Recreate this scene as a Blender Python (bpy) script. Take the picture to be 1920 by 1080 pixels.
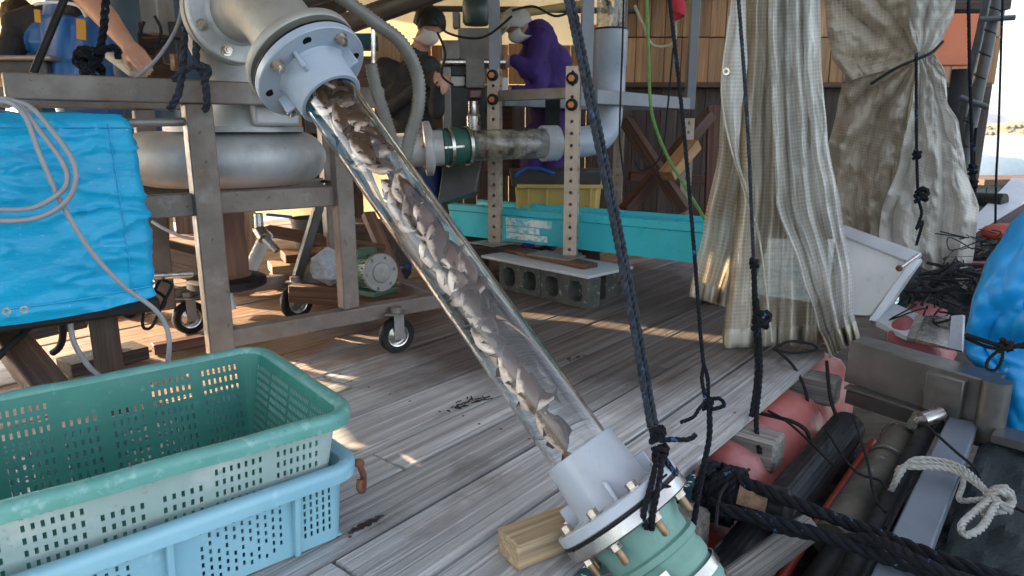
import bpy, math, random
from mathutils import Vector as V, Matrix, noise
random.seed(7)
R = math.radians
for o in list(bpy.data.objects): bpy.data.objects.remove(o)
SC = bpy.context.scene
COL = SC.collection

# ------------------------------------------------------------------ camera
PITCH = R(12.87); CS, SN = math.cos(PITCH), math.sin(PITCH); FPX = 1290.0; CH = 1.05
cam = bpy.data.cameras.new('camera'); co = bpy.data.objects.new('camera', cam); COL.objects.link(co)
co.location = (0, 0, CH); co.rotation_euler = (R(90) - PITCH, 0, 0)
cam.sensor_width = 36; cam.lens = 36 * FPX / 1920; cam.clip_start = .05; cam.clip_end = 6000
cam.dof.use_dof = True; cam.dof.focus_distance = 2.15; cam.dof.aperture_fstop = 7.0
SC.camera = co
# ------------------------------------------------------------------ world, sun, exposure
SUN_AZ = V((-.90, .436)); SUN_EL = R(21)
w = bpy.data.worlds.new('World'); SC.world = w; w.use_nodes = True
nt = w.node_tree; nt.nodes.clear()
sky = nt.nodes.new('ShaderNodeTexSky'); sky.sky_type = 'NISHITA'; sky.sun_disc = False
sky.sun_elevation = SUN_EL; sky.sun_rotation = math.atan2(SUN_AZ.x, SUN_AZ.y)
sky.air_density = .75; sky.dust_density = 1.6; sky.ozone_density = .25
bg = nt.nodes.new('ShaderNodeBackground'); bg.inputs[1].default_value = .15
wo = nt.nodes.new('ShaderNodeOutputWorld')
hsv = nt.nodes.new('ShaderNodeHueSaturation'); hsv.inputs['Saturation'].default_value = .45
nt.links.new(sky.outputs[0], hsv.inputs['Color']); nt.links.new(hsv.outputs[0], bg.inputs[0]); nt.links.new(bg.outputs[0], wo.inputs[0])
sl = bpy.data.lights.new('sun', 'SUN'); sl.energy = 5.0; sl.angle = R(.6); sl.color = (1, .74, .48)
so = bpy.data.objects.new('sun', sl); COL.objects.link(so)
sd = V((SUN_AZ.x * math.cos(SUN_EL), SUN_AZ.y * math.cos(SUN_EL), math.sin(SUN_EL)))
so.rotation_euler = sd.to_track_quat('Z', 'Y').to_euler(); so.location = (-6, 6, 8)
SC.view_settings.view_transform = 'Standard'; SC.view_settings.look = 'None'
SC.view_settings.exposure = 2.05; SC.view_settings.gamma = 1
SC.cycles.max_bounces = 18; SC.cycles.transparent_max_bounces = 24; SC.cycles.diffuse_bounces = 4
SC.cycles.glossy_bounces = 3; SC.cycles.transmission_bounces = 14
SC.cycles.caustics_reflective = False; SC.cycles.caustics_refractive = True
SC.cycles.sample_clamp_indirect = 6.0

# ------------------------------------------------------------------ helpers
def ray(px, py):
    u = (px - 960) / FPX; v = (py - 540) / FPX
    return V((u, CS - v * SN, -SN - v * CS))
def P(px, py, Y):
    d = ray(px, py); return V((0, 0, CH)) + d * (Y / d.y)
def G(px, py, z=0.):
    d = ray(px, py); return V((0, 0, CH)) + d * ((z - CH) / d.z)
def basis(d, up=V((0, 0, 1))):
    d = V(d).normalized()
    if abs(d.dot(up)) > .98: up = V((0, 1, 0))
    s = d.cross(up).normalized(); return d, s, s.cross(d).normalized()
def spline(pts, n=8, closed=False):
    pts = [V(p) for p in pts]; out = []; N = len(pts)
    for i in range(N if closed else N - 1):
        if closed: a, b, c, d = pts[i - 1], pts[i], pts[(i + 1) % N], pts[(i + 2) % N]
        else: a, b, c, d = pts[max(i - 1, 0)], pts[i], pts[i + 1], pts[min(i + 2, N - 1)]
        for k in range(n):
            t = k / n
            out.append(.5 * (2 * b + (c - a) * t + (2 * a - 5 * b + 4 * c - d) * t * t + (3 * b - a - 3 * c + d) * t ** 3))
    if not closed: out.append(pts[-1])
    return out
def resample(pts, step):
    out = [pts[0].copy()]; acc = 0
    for a, b in zip(pts, pts[1:]):
        L = (b - a).length; x = step - acc
        while x <= L: out.append(a.lerp(b, x / L)); x += step
        acc = (acc + L) % step
    if (out[-1] - pts[-1]).length > step * .3: out.append(pts[-1].copy())
    return out
def frames(pts, closed=False):
    N = len(pts); T = []
    for i in range(N):
        a = pts[i - 1] if (i or closed) else pts[0]; b = pts[(i + 1) % N] if (i < N - 1 or closed) else pts[-1]
        t = b - a; T.append(t.normalized() if t.length > 1e-9 else V((0, 0, 1)))
    s = basis(T[0])[1]; out = []
    for t in T:
        s = (s - t * s.dot(t)); s = s.normalized() if s.length > 1e-6 else basis(t)[1]
        out.append((t, s, t.cross(s)))
    return out
def fbm(p, s=1., o=4): return noise.fractal(V(p) * s, .9, 2.1, o)

class MB:
    def __init__(s): s.v = []; s.f = []; s.m = []; s.uv = {}
    def add(s, vs, fs, mi=0, uv=None):
        b = len(s.v); s.v += [V(p) for p in vs]
        for f in fs: s.f.append([b + i for i in f]); s.m.append(mi)
        if uv:
            for i, q in enumerate(uv): s.uv[b + i] = q
        return s
    def box(s, c, size, M=None, mi=0, taper=1.):
        c = V(c); x, y, z = [k / 2 for k in size]; vs = []
        for k in (-1, 1):
            q = taper if k > 0 else 1
            for i, j in ((-1, -1), (1, -1), (1, 1), (-1, 1)):
                p = V((i * x * q, j * y * q, k * z)); vs.append(c + (M @ p if M else p))
        return s.add(vs, [(3, 2, 1, 0), (4, 5, 6, 7), (0, 1, 5, 4), (1, 2, 6, 5), (2, 3, 7, 6), (3, 0, 4, 7)], mi)
    def beam(s, p0, p1, wd, ht, up=(0, 0, 1), mi=0):
        p0, p1 = V(p0), V(p1); d, sd_, u = basis(p1 - p0, V(up))
        M = Matrix((d, sd_, u)).transposed()
        return s.box((p0 + p1) / 2, ((p1 - p0).length, wd, ht), M, mi)
    def tube(s, pts, r, n=10, caps=True, closed=False, mi=0):
        pts = [V(p) for p in pts]; fr = frames(pts, closed); N = len(pts); vs = []; fs = []
        for i, (t, a, b) in enumerate(fr):
            rr = r[i] if isinstance(r, (list, tuple)) else (r(i / (N - 1)) if callable(r) else r)
            for k in range(n):
                an = 2 * math.pi * k / n; vs.append(pts[i] + (a * math.cos(an) + b * math.sin(an)) * rr)
        for i in range(N if closed else N - 1):
            j = (i + 1) % N
            for k in range(n): fs.append((i * n + k, i * n + (k + 1) % n, j * n + (k + 1) % n, j * n + k))
        if caps and not closed: fs += [tuple(range(n))[::-1], tuple((N - 1) * n + k for k in range(n))]
        return s.add(vs, fs, mi)
    def rope(s, pts, rad, pitch=None, strands=3, n=6, closed=False, mi=0, step=None):
        pitch = pitch or rad * 6.5; step = step or pitch / 8
        pts = resample([V(p) for p in pts], step); fr = frames(pts)
        for q in range(strands):
            line = []
            for i, (t, a, b) in enumerate(fr):
                an = 2 * math.pi * (q / strands + i * step / pitch)
                line.append(pts[i] + (a * math.cos(an) + b * math.sin(an)) * rad * .5)
            s.tube(line, rad * .56, n, mi=mi + (q if mi < 0 else 0))
        return s
    def lathe(s, prof, o, ax, n=28, mi=0, closed=False, up=(0, 0, 1)):
        o = V(o); d, a, b = basis(ax, V(up)); vs = []; fs = []
        for r, h in prof:
            for k in range(n):
                an = 2 * math.pi * k / n; vs.append(o + d * h + (a * math.cos(an) + b * math.sin(an)) * r)
        m = len(prof)
        for i in range(m if closed else m - 1):
            j = (i + 1) % m
            for k in range(n): fs.append((i * n + (k + 1) % n, i * n + k, j * n + k, j * n + (k + 1) % n))
        if not closed:
            if prof[0][0] > 1e-4: fs.append(tuple(range(n)))
            if prof[-1][0] > 1e-4: fs.append(tuple((m - 1) * n + k for k in range(n))[::-1])
        return s.add(vs, fs, mi)
    def bolt(s, c, ax, r=.012, h=.012, shank=0., mi=0, back=0.):
        c = V(c); d = V(ax).normalized()
        s.lathe([(r * 1.35, 0), (r * 1.35, .003)], c, d, 12, mi); s.lathe([(r, .003), (r, .003 + h)], c, d, 6, mi)
        if shank: s.lathe([(r * .55, h), (r * .55, h + shank)], c, d, 8, mi)
        return s
    def ball(s, c, r, n=12, mi=0, M=None):
        c = V(c); r = V((r, r, r)) if isinstance(r, (int, float)) else V(r); h = n // 2 + 1; vs = []; fs = []
        for i in range(h + 1):
            th = math.pi * i / h
            for k in range(n):
                ph = 2 * math.pi * k / n; p = V((math.sin(th) * math.cos(ph) * r.x, math.sin(th) * math.sin(ph) * r.y, math.cos(th) * r.z))
                vs.append(c + (M @ p if M else p))
        for i in range(h):
            for k in range(n): fs.append((i * n + k, (i + 1) * n + k, (i + 1) * n + (k + 1) % n, i * n + (k + 1) % n))
        return s.add(vs, fs, mi)
    def grid(s, fn, nu, nv, mi=0, us=1., vs_=1.):
        vs = []; uv = []; fs = []
        for j in range(nv + 1):
            for i in range(nu + 1):
                a, b = i / nu, j / nv; vs.append(fn(a, b)); uv.append((a * us, b * vs_))
        for j in range(nv):
            for i in range(nu): k = j * (nu + 1) + i; fs.append((k, k + 1, k + nu + 2, k + nu + 1))
        return s.add(vs, fs, mi, uv)
ORI = {}
def build(name, mb, mats, parent=None, label=None, cat=None, group=None, kind=None, bevel=0, bseg=2, ang=38, solid=0, sub=0, soff=0, moff=0):
    me = bpy.data.meshes.new(name); off = ORI.get(parent.name, V()) if parent else V()
    me.from_pydata([p - off for p in mb.v], [], mb.f)
    for m in (mats if isinstance(mats, (list, tuple)) else [mats]): me.materials.append(m)
    me.polygons.foreach_set('material_index', mb.m); me.polygons.foreach_set('use_smooth', [True] * len(mb.f))
    if mb.uv:
        l = me.uv_layers.new(name='UVMap')
        for lp in me.loops: l.data[lp.index].uv = mb.uv.get(lp.vertex_index, (0, 0))
    me.update(); me.set_sharp_from_angle(angle=R(ang))
    ob = bpy.data.objects.new(name, me); COL.objects.link(ob)
    if parent: ob.parent = parent; ORI[ob.name] = off
    if solid:
        md = ob.modifiers.new('solid', 'SOLIDIFY'); md.thickness = solid; md.offset = soff; md.material_offset = moff; md.material_offset_rim = 0
    if sub: md = ob.modifiers.new('sub', 'SUBSURF'); md.levels = md.render_levels = sub
    if bevel:
        md = ob.modifiers.new('bevel', 'BEVEL'); md.width = bevel; md.segments = bseg; md.limit_method = 'ANGLE'; md.angle_limit = R(40)
    tag(ob, label, cat, group, kind); return ob
def tag(ob, label=None, cat=None, group=None, kind=None):
    for k, x in (('label', label), ('category', cat), ('group', group), ('kind', kind)):
        if x: ob[k] = x
    return ob
def thing(name, label, cat, loc=(0, 0, 0), group=None, kind=None):
    e = bpy.data.objects.new(name, None); COL.objects.link(e); e.location = loc; e.empty_display_size = .05
    ORI[e.name] = V(loc); return tag(e, label, cat, group, kind)
def copy_tree(o, parent=None, loc=None):
    c = o.copy(); COL.objects.link(c); c.parent = parent
    if loc is not None: c.location = loc
    for ch in list(o.children): copy_tree(ch, c)
    return c

# ------------------------------------------------------------------ materials
def nodes(name):
    m = bpy.data.materials.new(name); m.use_nodes = True; t = m.node_tree; t.nodes.clear()
    def N(typ, **kw):
        n = t.nodes.new('ShaderNode' + typ)
        for k, x in kw.items():
            if k.startswith('i_'):
                key = k[2:]; n.inputs[int(key) if key.isdigit() else key.replace('_', ' ')].default_value = x
            else: setattr(n, k, x)
        return n
    return m, t, N, t.links.new
def rgb(c): return (c[0], c[1], c[2], 1)
def coords(N, L, stretch, rnd=True):
    tc = N('TexCoord'); mp = N('Mapping'); mp.inputs['Scale'].default_value = stretch
    L(tc.outputs['Object'], mp.inputs['Vector'])
    if rnd:
        oi = N('ObjectInfo'); mu = N('Math', operation='MULTIPLY', i_1=37.); L(oi.outputs['Random'], mu.inputs[0]); L(mu.outputs[0], mp.inputs['Location'])
    return mp.outputs[0]
def nz(N, L, vec, scale, detail=5, lo=.35, hi=.65, rough=.6, dist=0.):
    n = N('TexNoise', i_Scale=scale, i_Detail=detail, i_Roughness=rough, i_Distortion=dist); L(vec, n.inputs['Vector'])
    m = N('MapRange'); m.inputs[1].default_value = lo; m.inputs[2].default_value = hi; L(n.outputs[0], m.inputs[0]); return m.outputs[0]
def mixc(N, L, f, a, b):
    m = N('Mix', data_type='RGBA')
    if isinstance(f, float): m.inputs[0].default_value = f
    else: L(f, m.inputs[0])
    for s, x in ((6, a), (7, b)):
        if isinstance(x, (tuple, list)): m.inputs[s].default_value = rgb(x)
        else: L(x, m.inputs[s])
    return m.outputs[2]
def M(name, c, c2=None, rough=.5, metal=0., ns=6., lo=.35, hi=.65, bump=.15, bs=60., bd=.004, stretch=(1, 1, 1), rr=.2, spot=None, coat=0., trans=0., vary=0., detail=6, spec=.5):
    m, t, N, L = nodes(name); vec = coords(N, L, stretch)
    p = N('BsdfPrincipled'); out = N('OutputMaterial')
    c2 = c2 or tuple(x * .7 for x in c); f = nz(N, L, vec, ns, detail, lo, hi)
    col = mixc(N, L, f, c, c2)
    if spot:
        for sc, ss, sl_, sh in (spot if isinstance(spot, list) else [spot]):
            col = mixc(N, L, nz(N, L, vec, ss, 5, sl_, sh), col, sc)
    if vary:
        oi = N('ObjectInfo'); hs = N('HueSaturation'); mr = N('MapRange'); mr.inputs[3].default_value = 1 - vary; mr.inputs[4].default_value = 1 + vary
        L(oi.outputs['Random'], mr.inputs[0]); L(mr.outputs[0], hs.inputs['Value']); L(col, hs.inputs['Color']); col = hs.outputs[0]
    L(col, p.inputs['Base Color'])
    rm = N('MapRange'); rm.inputs[3].default_value = max(.03, rough - rr / 2); rm.inputs[4].default_value = min(1, rough + rr / 2)
    L(nz(N, L, vec, ns * 2.3, 4, .3, .7), rm.inputs[0]); L(rm.outputs[0], p.inputs['Roughness'])
    p.inputs['Metallic'].default_value = metal; p.inputs['Specular IOR Level'].default_value = spec; p.inputs['Coat Weight'].default_value = coat
    if bump:
        b = N('Bump', i_Strength=bump, i_Distance=bd); n2 = N('TexNoise', i_Scale=bs, i_Detail=6.); L(vec, n2.inputs['Vector']); L(n2.outputs[0], b.inputs['Height']); L(b.outputs[0], p.inputs['Normal'])
    if trans:
        tr = N('BsdfTranslucent'); L(col, tr.inputs[0]); mx = N('MixShader', i_0=trans); L(p.outputs[0], mx.inputs[1]); L(tr.outputs[0], mx.inputs[2]); L(mx.outputs[0], out.inputs[0])
    else: L(p.outputs[0], out.inputs[0])
    return m
def wood(name, light, dark, groove=.6, weather=None, rough=.75, gs=80., patch=None, wet=None):
    """grain runs along local X; weather = (brown, grey from, to along the deck-edge normal)"""
    m, t, N, L = nodes(name); vec = coords(N, L, (1, 1, 1))
    def st(s):
        mp = N('Mapping'); mp.inputs['Scale'].default_value = s; L(vec, mp.inputs['Vector']); return mp.outputs[0]
    g1 = nz(N, L, st((1.4, gs, gs)), 1.0, 8, .36, .64, .65, .6); g2 = nz(N, L, st((.5, gs * .3, gs * .3)), 1.0, 6, .4, .62, .6, 1.2)
    big = nz(N, L, st((1.2, 2.5, 2.5)), 1.6, 5, .35, .7)
    col = mixc(N, L, g1, light, dark)
    if weather:
        br, lo, hi = weather; ge = N('NewGeometry'); dp = N('VectorMath', operation='DOT_PRODUCT'); L(ge.outputs['Position'], dp.inputs[0]); dp.inputs[1].default_value = (.777, -.629, 0)
        ad = N('MultiplyAdd') if False else N('Math', operation='MULTIPLY_ADD', i_1=.7); L(big, ad.inputs[0]); L(dp.outputs['Value'], ad.inputs[2])
        mr = N('MapRange'); mr.inputs[1].default_value = lo; mr.inputs[2].default_value = hi; L(ad.outputs[0], mr.inputs[0])
        bc = mixc(N, L, g1, br, tuple(x * .35 for x in br)); col = mixc(N, L, mr.outputs[0], bc, col)
    if patch: col = mixc(N, L, nz(N, L, st((1.2, 5, 5)), 1.3, 6, .58, .70), col, patch)
    if patch: col = mixc(N, L, nz(N, L, st((1., 1.6, 1.6)), 3.1, 7, .57, .72), col, tuple(x * 1.15 for x in patch))
    wf = None
    if wet:  # damp zone by the blocks; shade is darkened into its colour as well
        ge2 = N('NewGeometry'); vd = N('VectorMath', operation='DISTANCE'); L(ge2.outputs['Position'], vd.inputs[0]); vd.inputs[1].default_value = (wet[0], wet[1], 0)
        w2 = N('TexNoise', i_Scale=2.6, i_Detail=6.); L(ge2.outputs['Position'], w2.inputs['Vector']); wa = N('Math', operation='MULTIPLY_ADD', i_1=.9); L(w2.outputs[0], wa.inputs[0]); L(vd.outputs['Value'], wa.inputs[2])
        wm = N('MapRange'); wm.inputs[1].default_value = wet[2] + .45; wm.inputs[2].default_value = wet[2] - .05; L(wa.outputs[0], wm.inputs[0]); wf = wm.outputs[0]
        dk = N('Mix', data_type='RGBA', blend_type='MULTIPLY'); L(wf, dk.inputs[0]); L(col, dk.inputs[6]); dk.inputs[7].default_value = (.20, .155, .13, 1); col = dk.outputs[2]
    mu = N('Math', operation='MULTIPLY', i_1=.6); L(g2, mu.inputs[0]); col = mixc(N, L, mu.outputs[0], col, tuple(x * .55 for x in dark))
    oi = N('ObjectInfo'); hs = N('HueSaturation'); mr = N('MapRange'); mr.inputs[3].default_value = .78; mr.inputs[4].default_value = 1.18
    L(oi.outputs['Random'], mr.inputs[0]); L(mr.outputs[0], hs.inputs['Value']); L(col, hs.inputs['Color'])
    p = N('BsdfPrincipled', i_Roughness=rough); L(hs.outputs[0], p.inputs['Base Color']); p.inputs['Specular IOR Level'].default_value = .35
    rm = N('MapRange'); rm.inputs[3].default_value = rough - .3; rm.inputs[4].default_value = rough + .1; L(big, rm.inputs[0]); L(rm.outputs[0], p.inputs['Roughness'])
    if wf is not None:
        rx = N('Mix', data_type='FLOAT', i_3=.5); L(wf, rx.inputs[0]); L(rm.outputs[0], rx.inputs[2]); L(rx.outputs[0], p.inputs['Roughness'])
    sb = N('Math', operation='SUBTRACT', i_0=1.); L(g1, sb.inputs[1]); s2 = N('Math', operation='SUBTRACT'); L(sb.outputs[0], s2.inputs[0]); L(mu.outputs[0], s2.inputs[1])
    b = N('Bump', i_Strength=groove, i_Distance=.006); L(s2.outputs[0], b.inputs['Height']); L(b.outputs[0], p.inputs['Normal'])
    o = N('OutputMaterial'); L(p.outputs[0], o.inputs[0]); return m
def clear(name, tint=(.93, .95, .95), haze=.06, hazecol=(.7, .74, .76), rough=.06, hs=9.):
    m, t, N, L = nodes(name); vec = coords(N, L, (1, 1, 1))
    tr = N('BsdfTransparent'); tr.inputs[0].default_value = rgb(tint); gl = N('BsdfGlossy', i_Roughness=rough); lw = N('LayerWeight', i_Blend=.5); pw = N('Math', operation='POWER', i_1=4.5); L(lw.outputs['Facing'], pw.inputs[0]); fr = N('Math', operation='MULTIPLY_ADD', i_1=.85, i_2=.04); L(pw.outputs[0], fr.inputs[0])
    df = N('BsdfDiffuse'); df.inputs[0].default_value = rgb(hazecol)
    f = nz(N, L, vec, hs, 7, .42, .72); mu = N('Math', operation='MULTIPLY', i_1=haze); L(f, mu.inputs[0])
    dr = nz(N, L, vec, 150., 2, .66, .70); ma = N('Math', operation='MULTIPLY_ADD', i_1=.5); L(dr, ma.inputs[0]); L(mu.outputs[0], ma.inputs[2])
    a = N('MixShader'); L(ma.outputs[0], a.inputs[0]); L(tr.outputs[0], a.inputs[1]); L(df.outputs[0], a.inputs[2])
    b = N('MixShader'); L(fr.outputs[0], b.inputs[0]); L(a.outputs[0], b.inputs[1]); L(gl.outputs[0], b.inputs[2])
    o = N('OutputMaterial'); L(b.outputs[0], o.inputs[0]); return m
def sheet(name, c, c2, grid=0., trans=.4, thin=.12, rough=.35, gridcol=None, ns=5., stain=None, bump=.3, lw=.82):
    """translucent plastic sheet; grid = threads per metre in UV metres"""
    m, t, N, L = nodes(name); tc = N('TexCoord'); vec = tc.outputs['Object']
    col = mixc(N, L, nz(N, L, vec, ns, 6, .35, .68), c, c2)
    if stain: col = mixc(N, L, nz(N, L, vec, 7., 6, .54, .74), col, stain)
    g = None
    if grid:
        sp = N('SeparateXYZ'); L(tc.outputs['UV'], sp.inputs[0]); ws = []
        for k in range(2):
            mu = N('Math', operation='MULTIPLY', i_1=grid); L(sp.outputs[k], mu.inputs[0]); fr = N('Math', operation='FRACT'); L(mu.outputs[0], fr.inputs[0])
            gt = N('MapRange'); gt.inputs[1].default_value = lw - .12; gt.inputs[2].default_value = lw; L(fr.outputs[0], gt.inputs[0]); ws.append(gt.outputs[0])
        mx = N('Math', operation='MAXIMUM'); L(ws[0], mx.inputs[0]); L(ws[1], mx.inputs[1]); g = mx.outputs[0]
        col = mixc(N, L, g, col, gridcol or c)
    p = N('BsdfPrincipled', i_Roughness=rough); L(col, p.inputs['Base Color'])
    b = N('Bump', i_Strength=bump, i_Distance=.01); n2 = N('TexNoise', i_Scale=22., i_Detail=7.); L(vec, n2.inputs['Vector']); L(n2.outputs[0], b.inputs['Height']); L(b.outputs[0], p.inputs['Normal'])
    tl = N('BsdfTranslucent'); L(col, tl.inputs[0]); a = N('MixShader', i_0=trans); L(p.outputs[0], a.inputs[1]); L(tl.outputs[0], a.inputs[2])
    o = N('OutputMaterial')
    if thin:
        ts = N('BsdfTransparent'); q = N('MixShader'); L(a.outputs[0], q.inputs[1]); L(ts.outputs[0], q.inputs[2])
        if g is not None:
            sb = N('MapRange'); sb.inputs[3].default_value = thin; sb.inputs[4].default_value = thin * .7; L(g, sb.inputs[0]); L(sb.outputs[0], q.inputs[0])
        else: q.inputs[0].default_value = thin
        L(q.outputs[0], o.inputs[0])
    else: L(a.outputs[0], o.inputs[0])
    return m
def ropemat(name, c, c2, fleck=None, fl=.62):
    m = M(name, c, c2, rough=.85, ns=60., bump=.5, bs=350., bd=.002, stretch=(1, 1, 1), rr=.1, spec=.2, spot=(fleck, 38., fl, fl + .03) if fleck else None); return m

m_deck = wood('weathered_deck', (.76, .755, .75), (.42, .41, .405), .8, ((.46, .25, .125), -2.6, -2.05), patch=(.27, .24, .22), wet=(.4, 4.15, 1.75))  # the wet zone carries painted shade besides real damp
m_wallwood = wood('wall_boards', (.48, .26, .11), (.29, .145, .06), .4, rough=.6, gs=40)
m_brownwood = wood('brown_timber', (.20, .105, .06), (.09, .045, .028), .5)
m_redwood = wood('reddish_timber', (.19, .092, .06), (.085, .042, .03), .5)
m_palewood = wood('pale_timber', (.56, .42, .26), (.36, .25, .15), .4)
m_greywood = wood('grey_timber', (.40, .38, .34), (.22, .20, .18), .7)
m_darkwood = wood('dark_timber', (.10, .07, .055), (.045, .032, .026), .5)
m_galv = M('galvanised_steel', (.30, .285, .27), (.21, .19, .175), .48, .55, 9, bump=.12, bs=120, spot=[((.28, .19, .14), 4., .58, .75)])
m_frame = M('brownish_steel', (.195, .165, .143), (.135, .107, .09), .5, .2, 7, bump=.15, bs=90, spot=[((.13, .078, .055), 5., .55, .72), ((.23, .215, .20), 11., .60, .75), ((.065, .045, .034), 34., .64, .72)])
m_alu = M('cast_aluminium', (.50, .505, .505), (.40, .40, .395), .5, .25, 8, bump=.25, bs=160, spot=[((.30, .29, .27), 5., .55, .75)])
m_castdull = M('cast_elbow', (.39, .38, .345), (.29, .28, .245), .55, .35, 5, bump=.2, bs=140, spot=[((.24, .21, .17), 7., .6, .75)])
m_stain = M('stainless', (.60, .58, .55), (.48, .46, .43), .28, .95, 14, bump=.05, bs=200, spot=((.35, .24, .16), 20., .6, .75))
m_bolt = M('bolt_steel', (.62, .56, .48), (.40, .33, .26), .3, .9, 40, bump=.1, bs=300)
m_brass = M('brownish_bolt', (.36, .24, .15), (.20, .13, .08), .4, .7, 40, bump=.3, bs=300)
m_pvc = M('grey_pvc', (.35, .40, .47), (.315, .36, .42), .36, 0, 6, bump=.04, bs=120, spot=[((.44, .47, .50), 12., .58, .8), ((.22, .22, .21), 4., .60, .82), ((.24, .21, .17), 45., .68, .74)])
m_pvcpale = M('pale_grey_pvc', (.45, .48, .525), (.40, .435, .48), .33, 0, 8, bump=.05, bs=120, spot=[((.55, .58, .6), 15., .55, .8), ((.27, .25, .22), 5., .60, .82), ((.25, .22, .18), 50., .68, .74)])
m_paint = M('grey_painted_steel', (.215, .24, .265), (.18, .20, .225), .45, 0, 7, bump=.08, bs=100, spot=((.20, .19, .17), 8., .62, .75))
def glass(name, tint, rough=0., ior=1.46):
    m, t, N, L = nodes(name); g = N('BsdfGlass', i_Roughness=rough, i_IOR=ior); g.inputs[0].default_value = rgb(tint); o = N('OutputMaterial'); L(g.outputs[0], o.inputs[0]); return m
m_acryl = glass('acrylic_wall', (.975, .985, .985))
m_tube = clear('clear_acrylic', (.97, .98, .985), .05, (.75, .78, .80), .04)
m_tubein = clear('clear_acrylic_inside', (.97, .975, .98), .10, (.66, .70, .74), .08, hs=14.)
m_tubefar = clear('smoky_acrylic', (.72, .71, .67), .7, (.5, .47, .40))
m_teal = M('teal_plastic', (.038, .225, .178), (.03, .185, .15), .42, 0, 5, bump=.12, bs=140, spot=[((.10, .32, .27), 30., .62, .75)], detail=8)
m_mint = M('faded_mint_plastic', (.37, .475, .45), (.30, .405, .38), .55, 0, 4, bump=.15, bs=120, spot=[((.52, .565, .55), 7., .52, .72), ((.20, .25, .20), 26., .62, .74), ((.28, .24, .17), 3., .60, .80)], detail=8)
m_rim = M('worn_teal_rim', (.10, .30, .26), (.14, .36, .32), .42, 0, 9, bump=.2, bs=80, spot=[((.26, .45, .425), 38., .56, .70), ((.05, .14, .11), 60., .66, .74)], detail=8)
m_ltblue = M('light_blue_plastic', (.27, .51, .61), (.235, .46, .56), .42, 0, 5, bump=.08, bs=110, spot=[((.34, .60, .70), 16., .6, .74)])
m_rust = M('rust', (.24, .10, .05), (.12, .05, .03), .85, .1, 40, bump=.8, bs=200)
m_hosegreen = M('green_hose_coupling', (.175, .325, .27), (.13, .26, .215), .6, 0, 6, bump=.4, bs=60, spot=[((.20, .40, .33), 9., .55, .72)])
m_darkgreen = M('dark_green_rubber', (.02, .10, .08), (.015, .07, .055), .5, 0, 8, bump=.3, bs=80)
m_motor = M('green_motor_paint', (.045, .105, .075), (.035, .075, .055), .5, 0, 9, bump=.2, bs=80, spot=((.12, .12, .10), 12., .6, .7))
m_black = M('black_rubber', (.010, .010, .011), (.017, .016, .016), .55, 0, 10, bump=.25, bs=120, spec=.22)
m_blackpipe = M('black_plastic_pipe', (.009, .0105, .012), (.016, .018, .02), .4, 0, 6, bump=.3, bs=30, stretch=(1, 1, 1), spec=.25)
m_conc = M('concrete', (.085, .087, .078), (.055, .057, .051), .92, 0, 14, bump=.7, bs=160, spot=((.27, .27, .25), 30., .58, .7))
m_white = M('white_plastic', (.66, .70, .72), (.58, .62, .64), .45, 0, 5, bump=.06, bs=100, spot=((.45, .44, .40), 10., .64, .78))
m_whitesheet = M('white_board', (.50, .53, .57), (.43, .46, .50), .5, 0, 6, bump=.05, bs=80)
m_trough = M('turquoise_frp', (.04, .52, .62), (.04, .48, .575), .33, 0, 4, bump=.08, bs=60, coat=.15)
m_yellow = M('yellow_crate', (.52, .36, .10), (.45, .30, .08), .5, 0, 5, bump=.1)
m_grey = M('grey_machine', (.27, .26, .24), (.20, .19, .175), .55, .15, 8, bump=.15, bs=90)
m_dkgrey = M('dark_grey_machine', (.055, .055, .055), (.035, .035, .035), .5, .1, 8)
m_pink = M('pink_float', (.45, .135, .11), (.37, .10, .085), .38, 0, 6, bump=.15, bs=40, spot=[((.50, .23, .24), 5., .5, .7), ((.30, .12, .10), 20., .66, .76)])
m_red = M('red_float', (.34, .04, .018), (.24, .03, .015), .5, 0, 9, bump=.2)
m_orange = M('orange_panel', (.62, .15, .05), (.52, .12, .045), .5, 0, 3, bump=.05)
m_bluehandle = M('blue_vinyl', (.02, .12, .42), (.02, .10, .35), .4)
m_cable = M('grey_cable', (.30, .30, .32), (.26, .255, .27), .5, 0, 20, bump=.1, bs=300)
m_corr = M('grey_corrugated_hose', (.18, .173, .15), (.14, .135, .115), .4, 0, 12, bump=.1)
m_ropek = ropemat('black_rope', (.006, .007, .009), (.012, .013, .017), (.03, .10, .20), .63)
m_ropeb = ropemat('blue_black_rope', (.046, .053, .064), (.016, .019, .025), (.04, .10, .18), .63)
m_ropew = ropemat('white_rope', (.40, .40, .37), (.27, .27, .25))
m_cordg = ropemat('green_cord', (.16, .30, .10), (.10, .22, .07))
m_cordk = M('black_cord', (.008, .009, .010), (.014, .015, .017), .7, 0, 60, bump=.5, bs=400, spec=.25)
m_cordy = ropemat('tan_cord', (.42, .36, .25), (.30, .25, .17))
m_redcloth = M('red_cloth', (.45, .02, .04), (.3, .015, .03), .8)
m_tarp = M('blue_tarp', (.004, .42, .72), (.004, .35, .64), .42, 0, 3, bump=.35, bs=15, bd=.014, stretch=(1, 1, 2.4), spot=[((.20, .56, .82), 48., .64, .72), ((.005, .18, .43), 6., .60, .8)], detail=8, trans=.12)
m_tarpr = M('blue_tarp_bundle', (.005, .27, .62), (.005, .22, .53), .42, 0, 3, bump=.3, bs=14, bd=.012, spot=[((.10, .44, .76), 30., .66, .76), ((.005, .20, .46), 5., .62, .8)], detail=8)
m_curt = sheet('gridded_sheet', (.62, .57, .47), (.50, .45, .35), 58., .30, .15, .2, (.65, .60, .51), stain=(.36, .28, .16), bump=.12)
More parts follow.
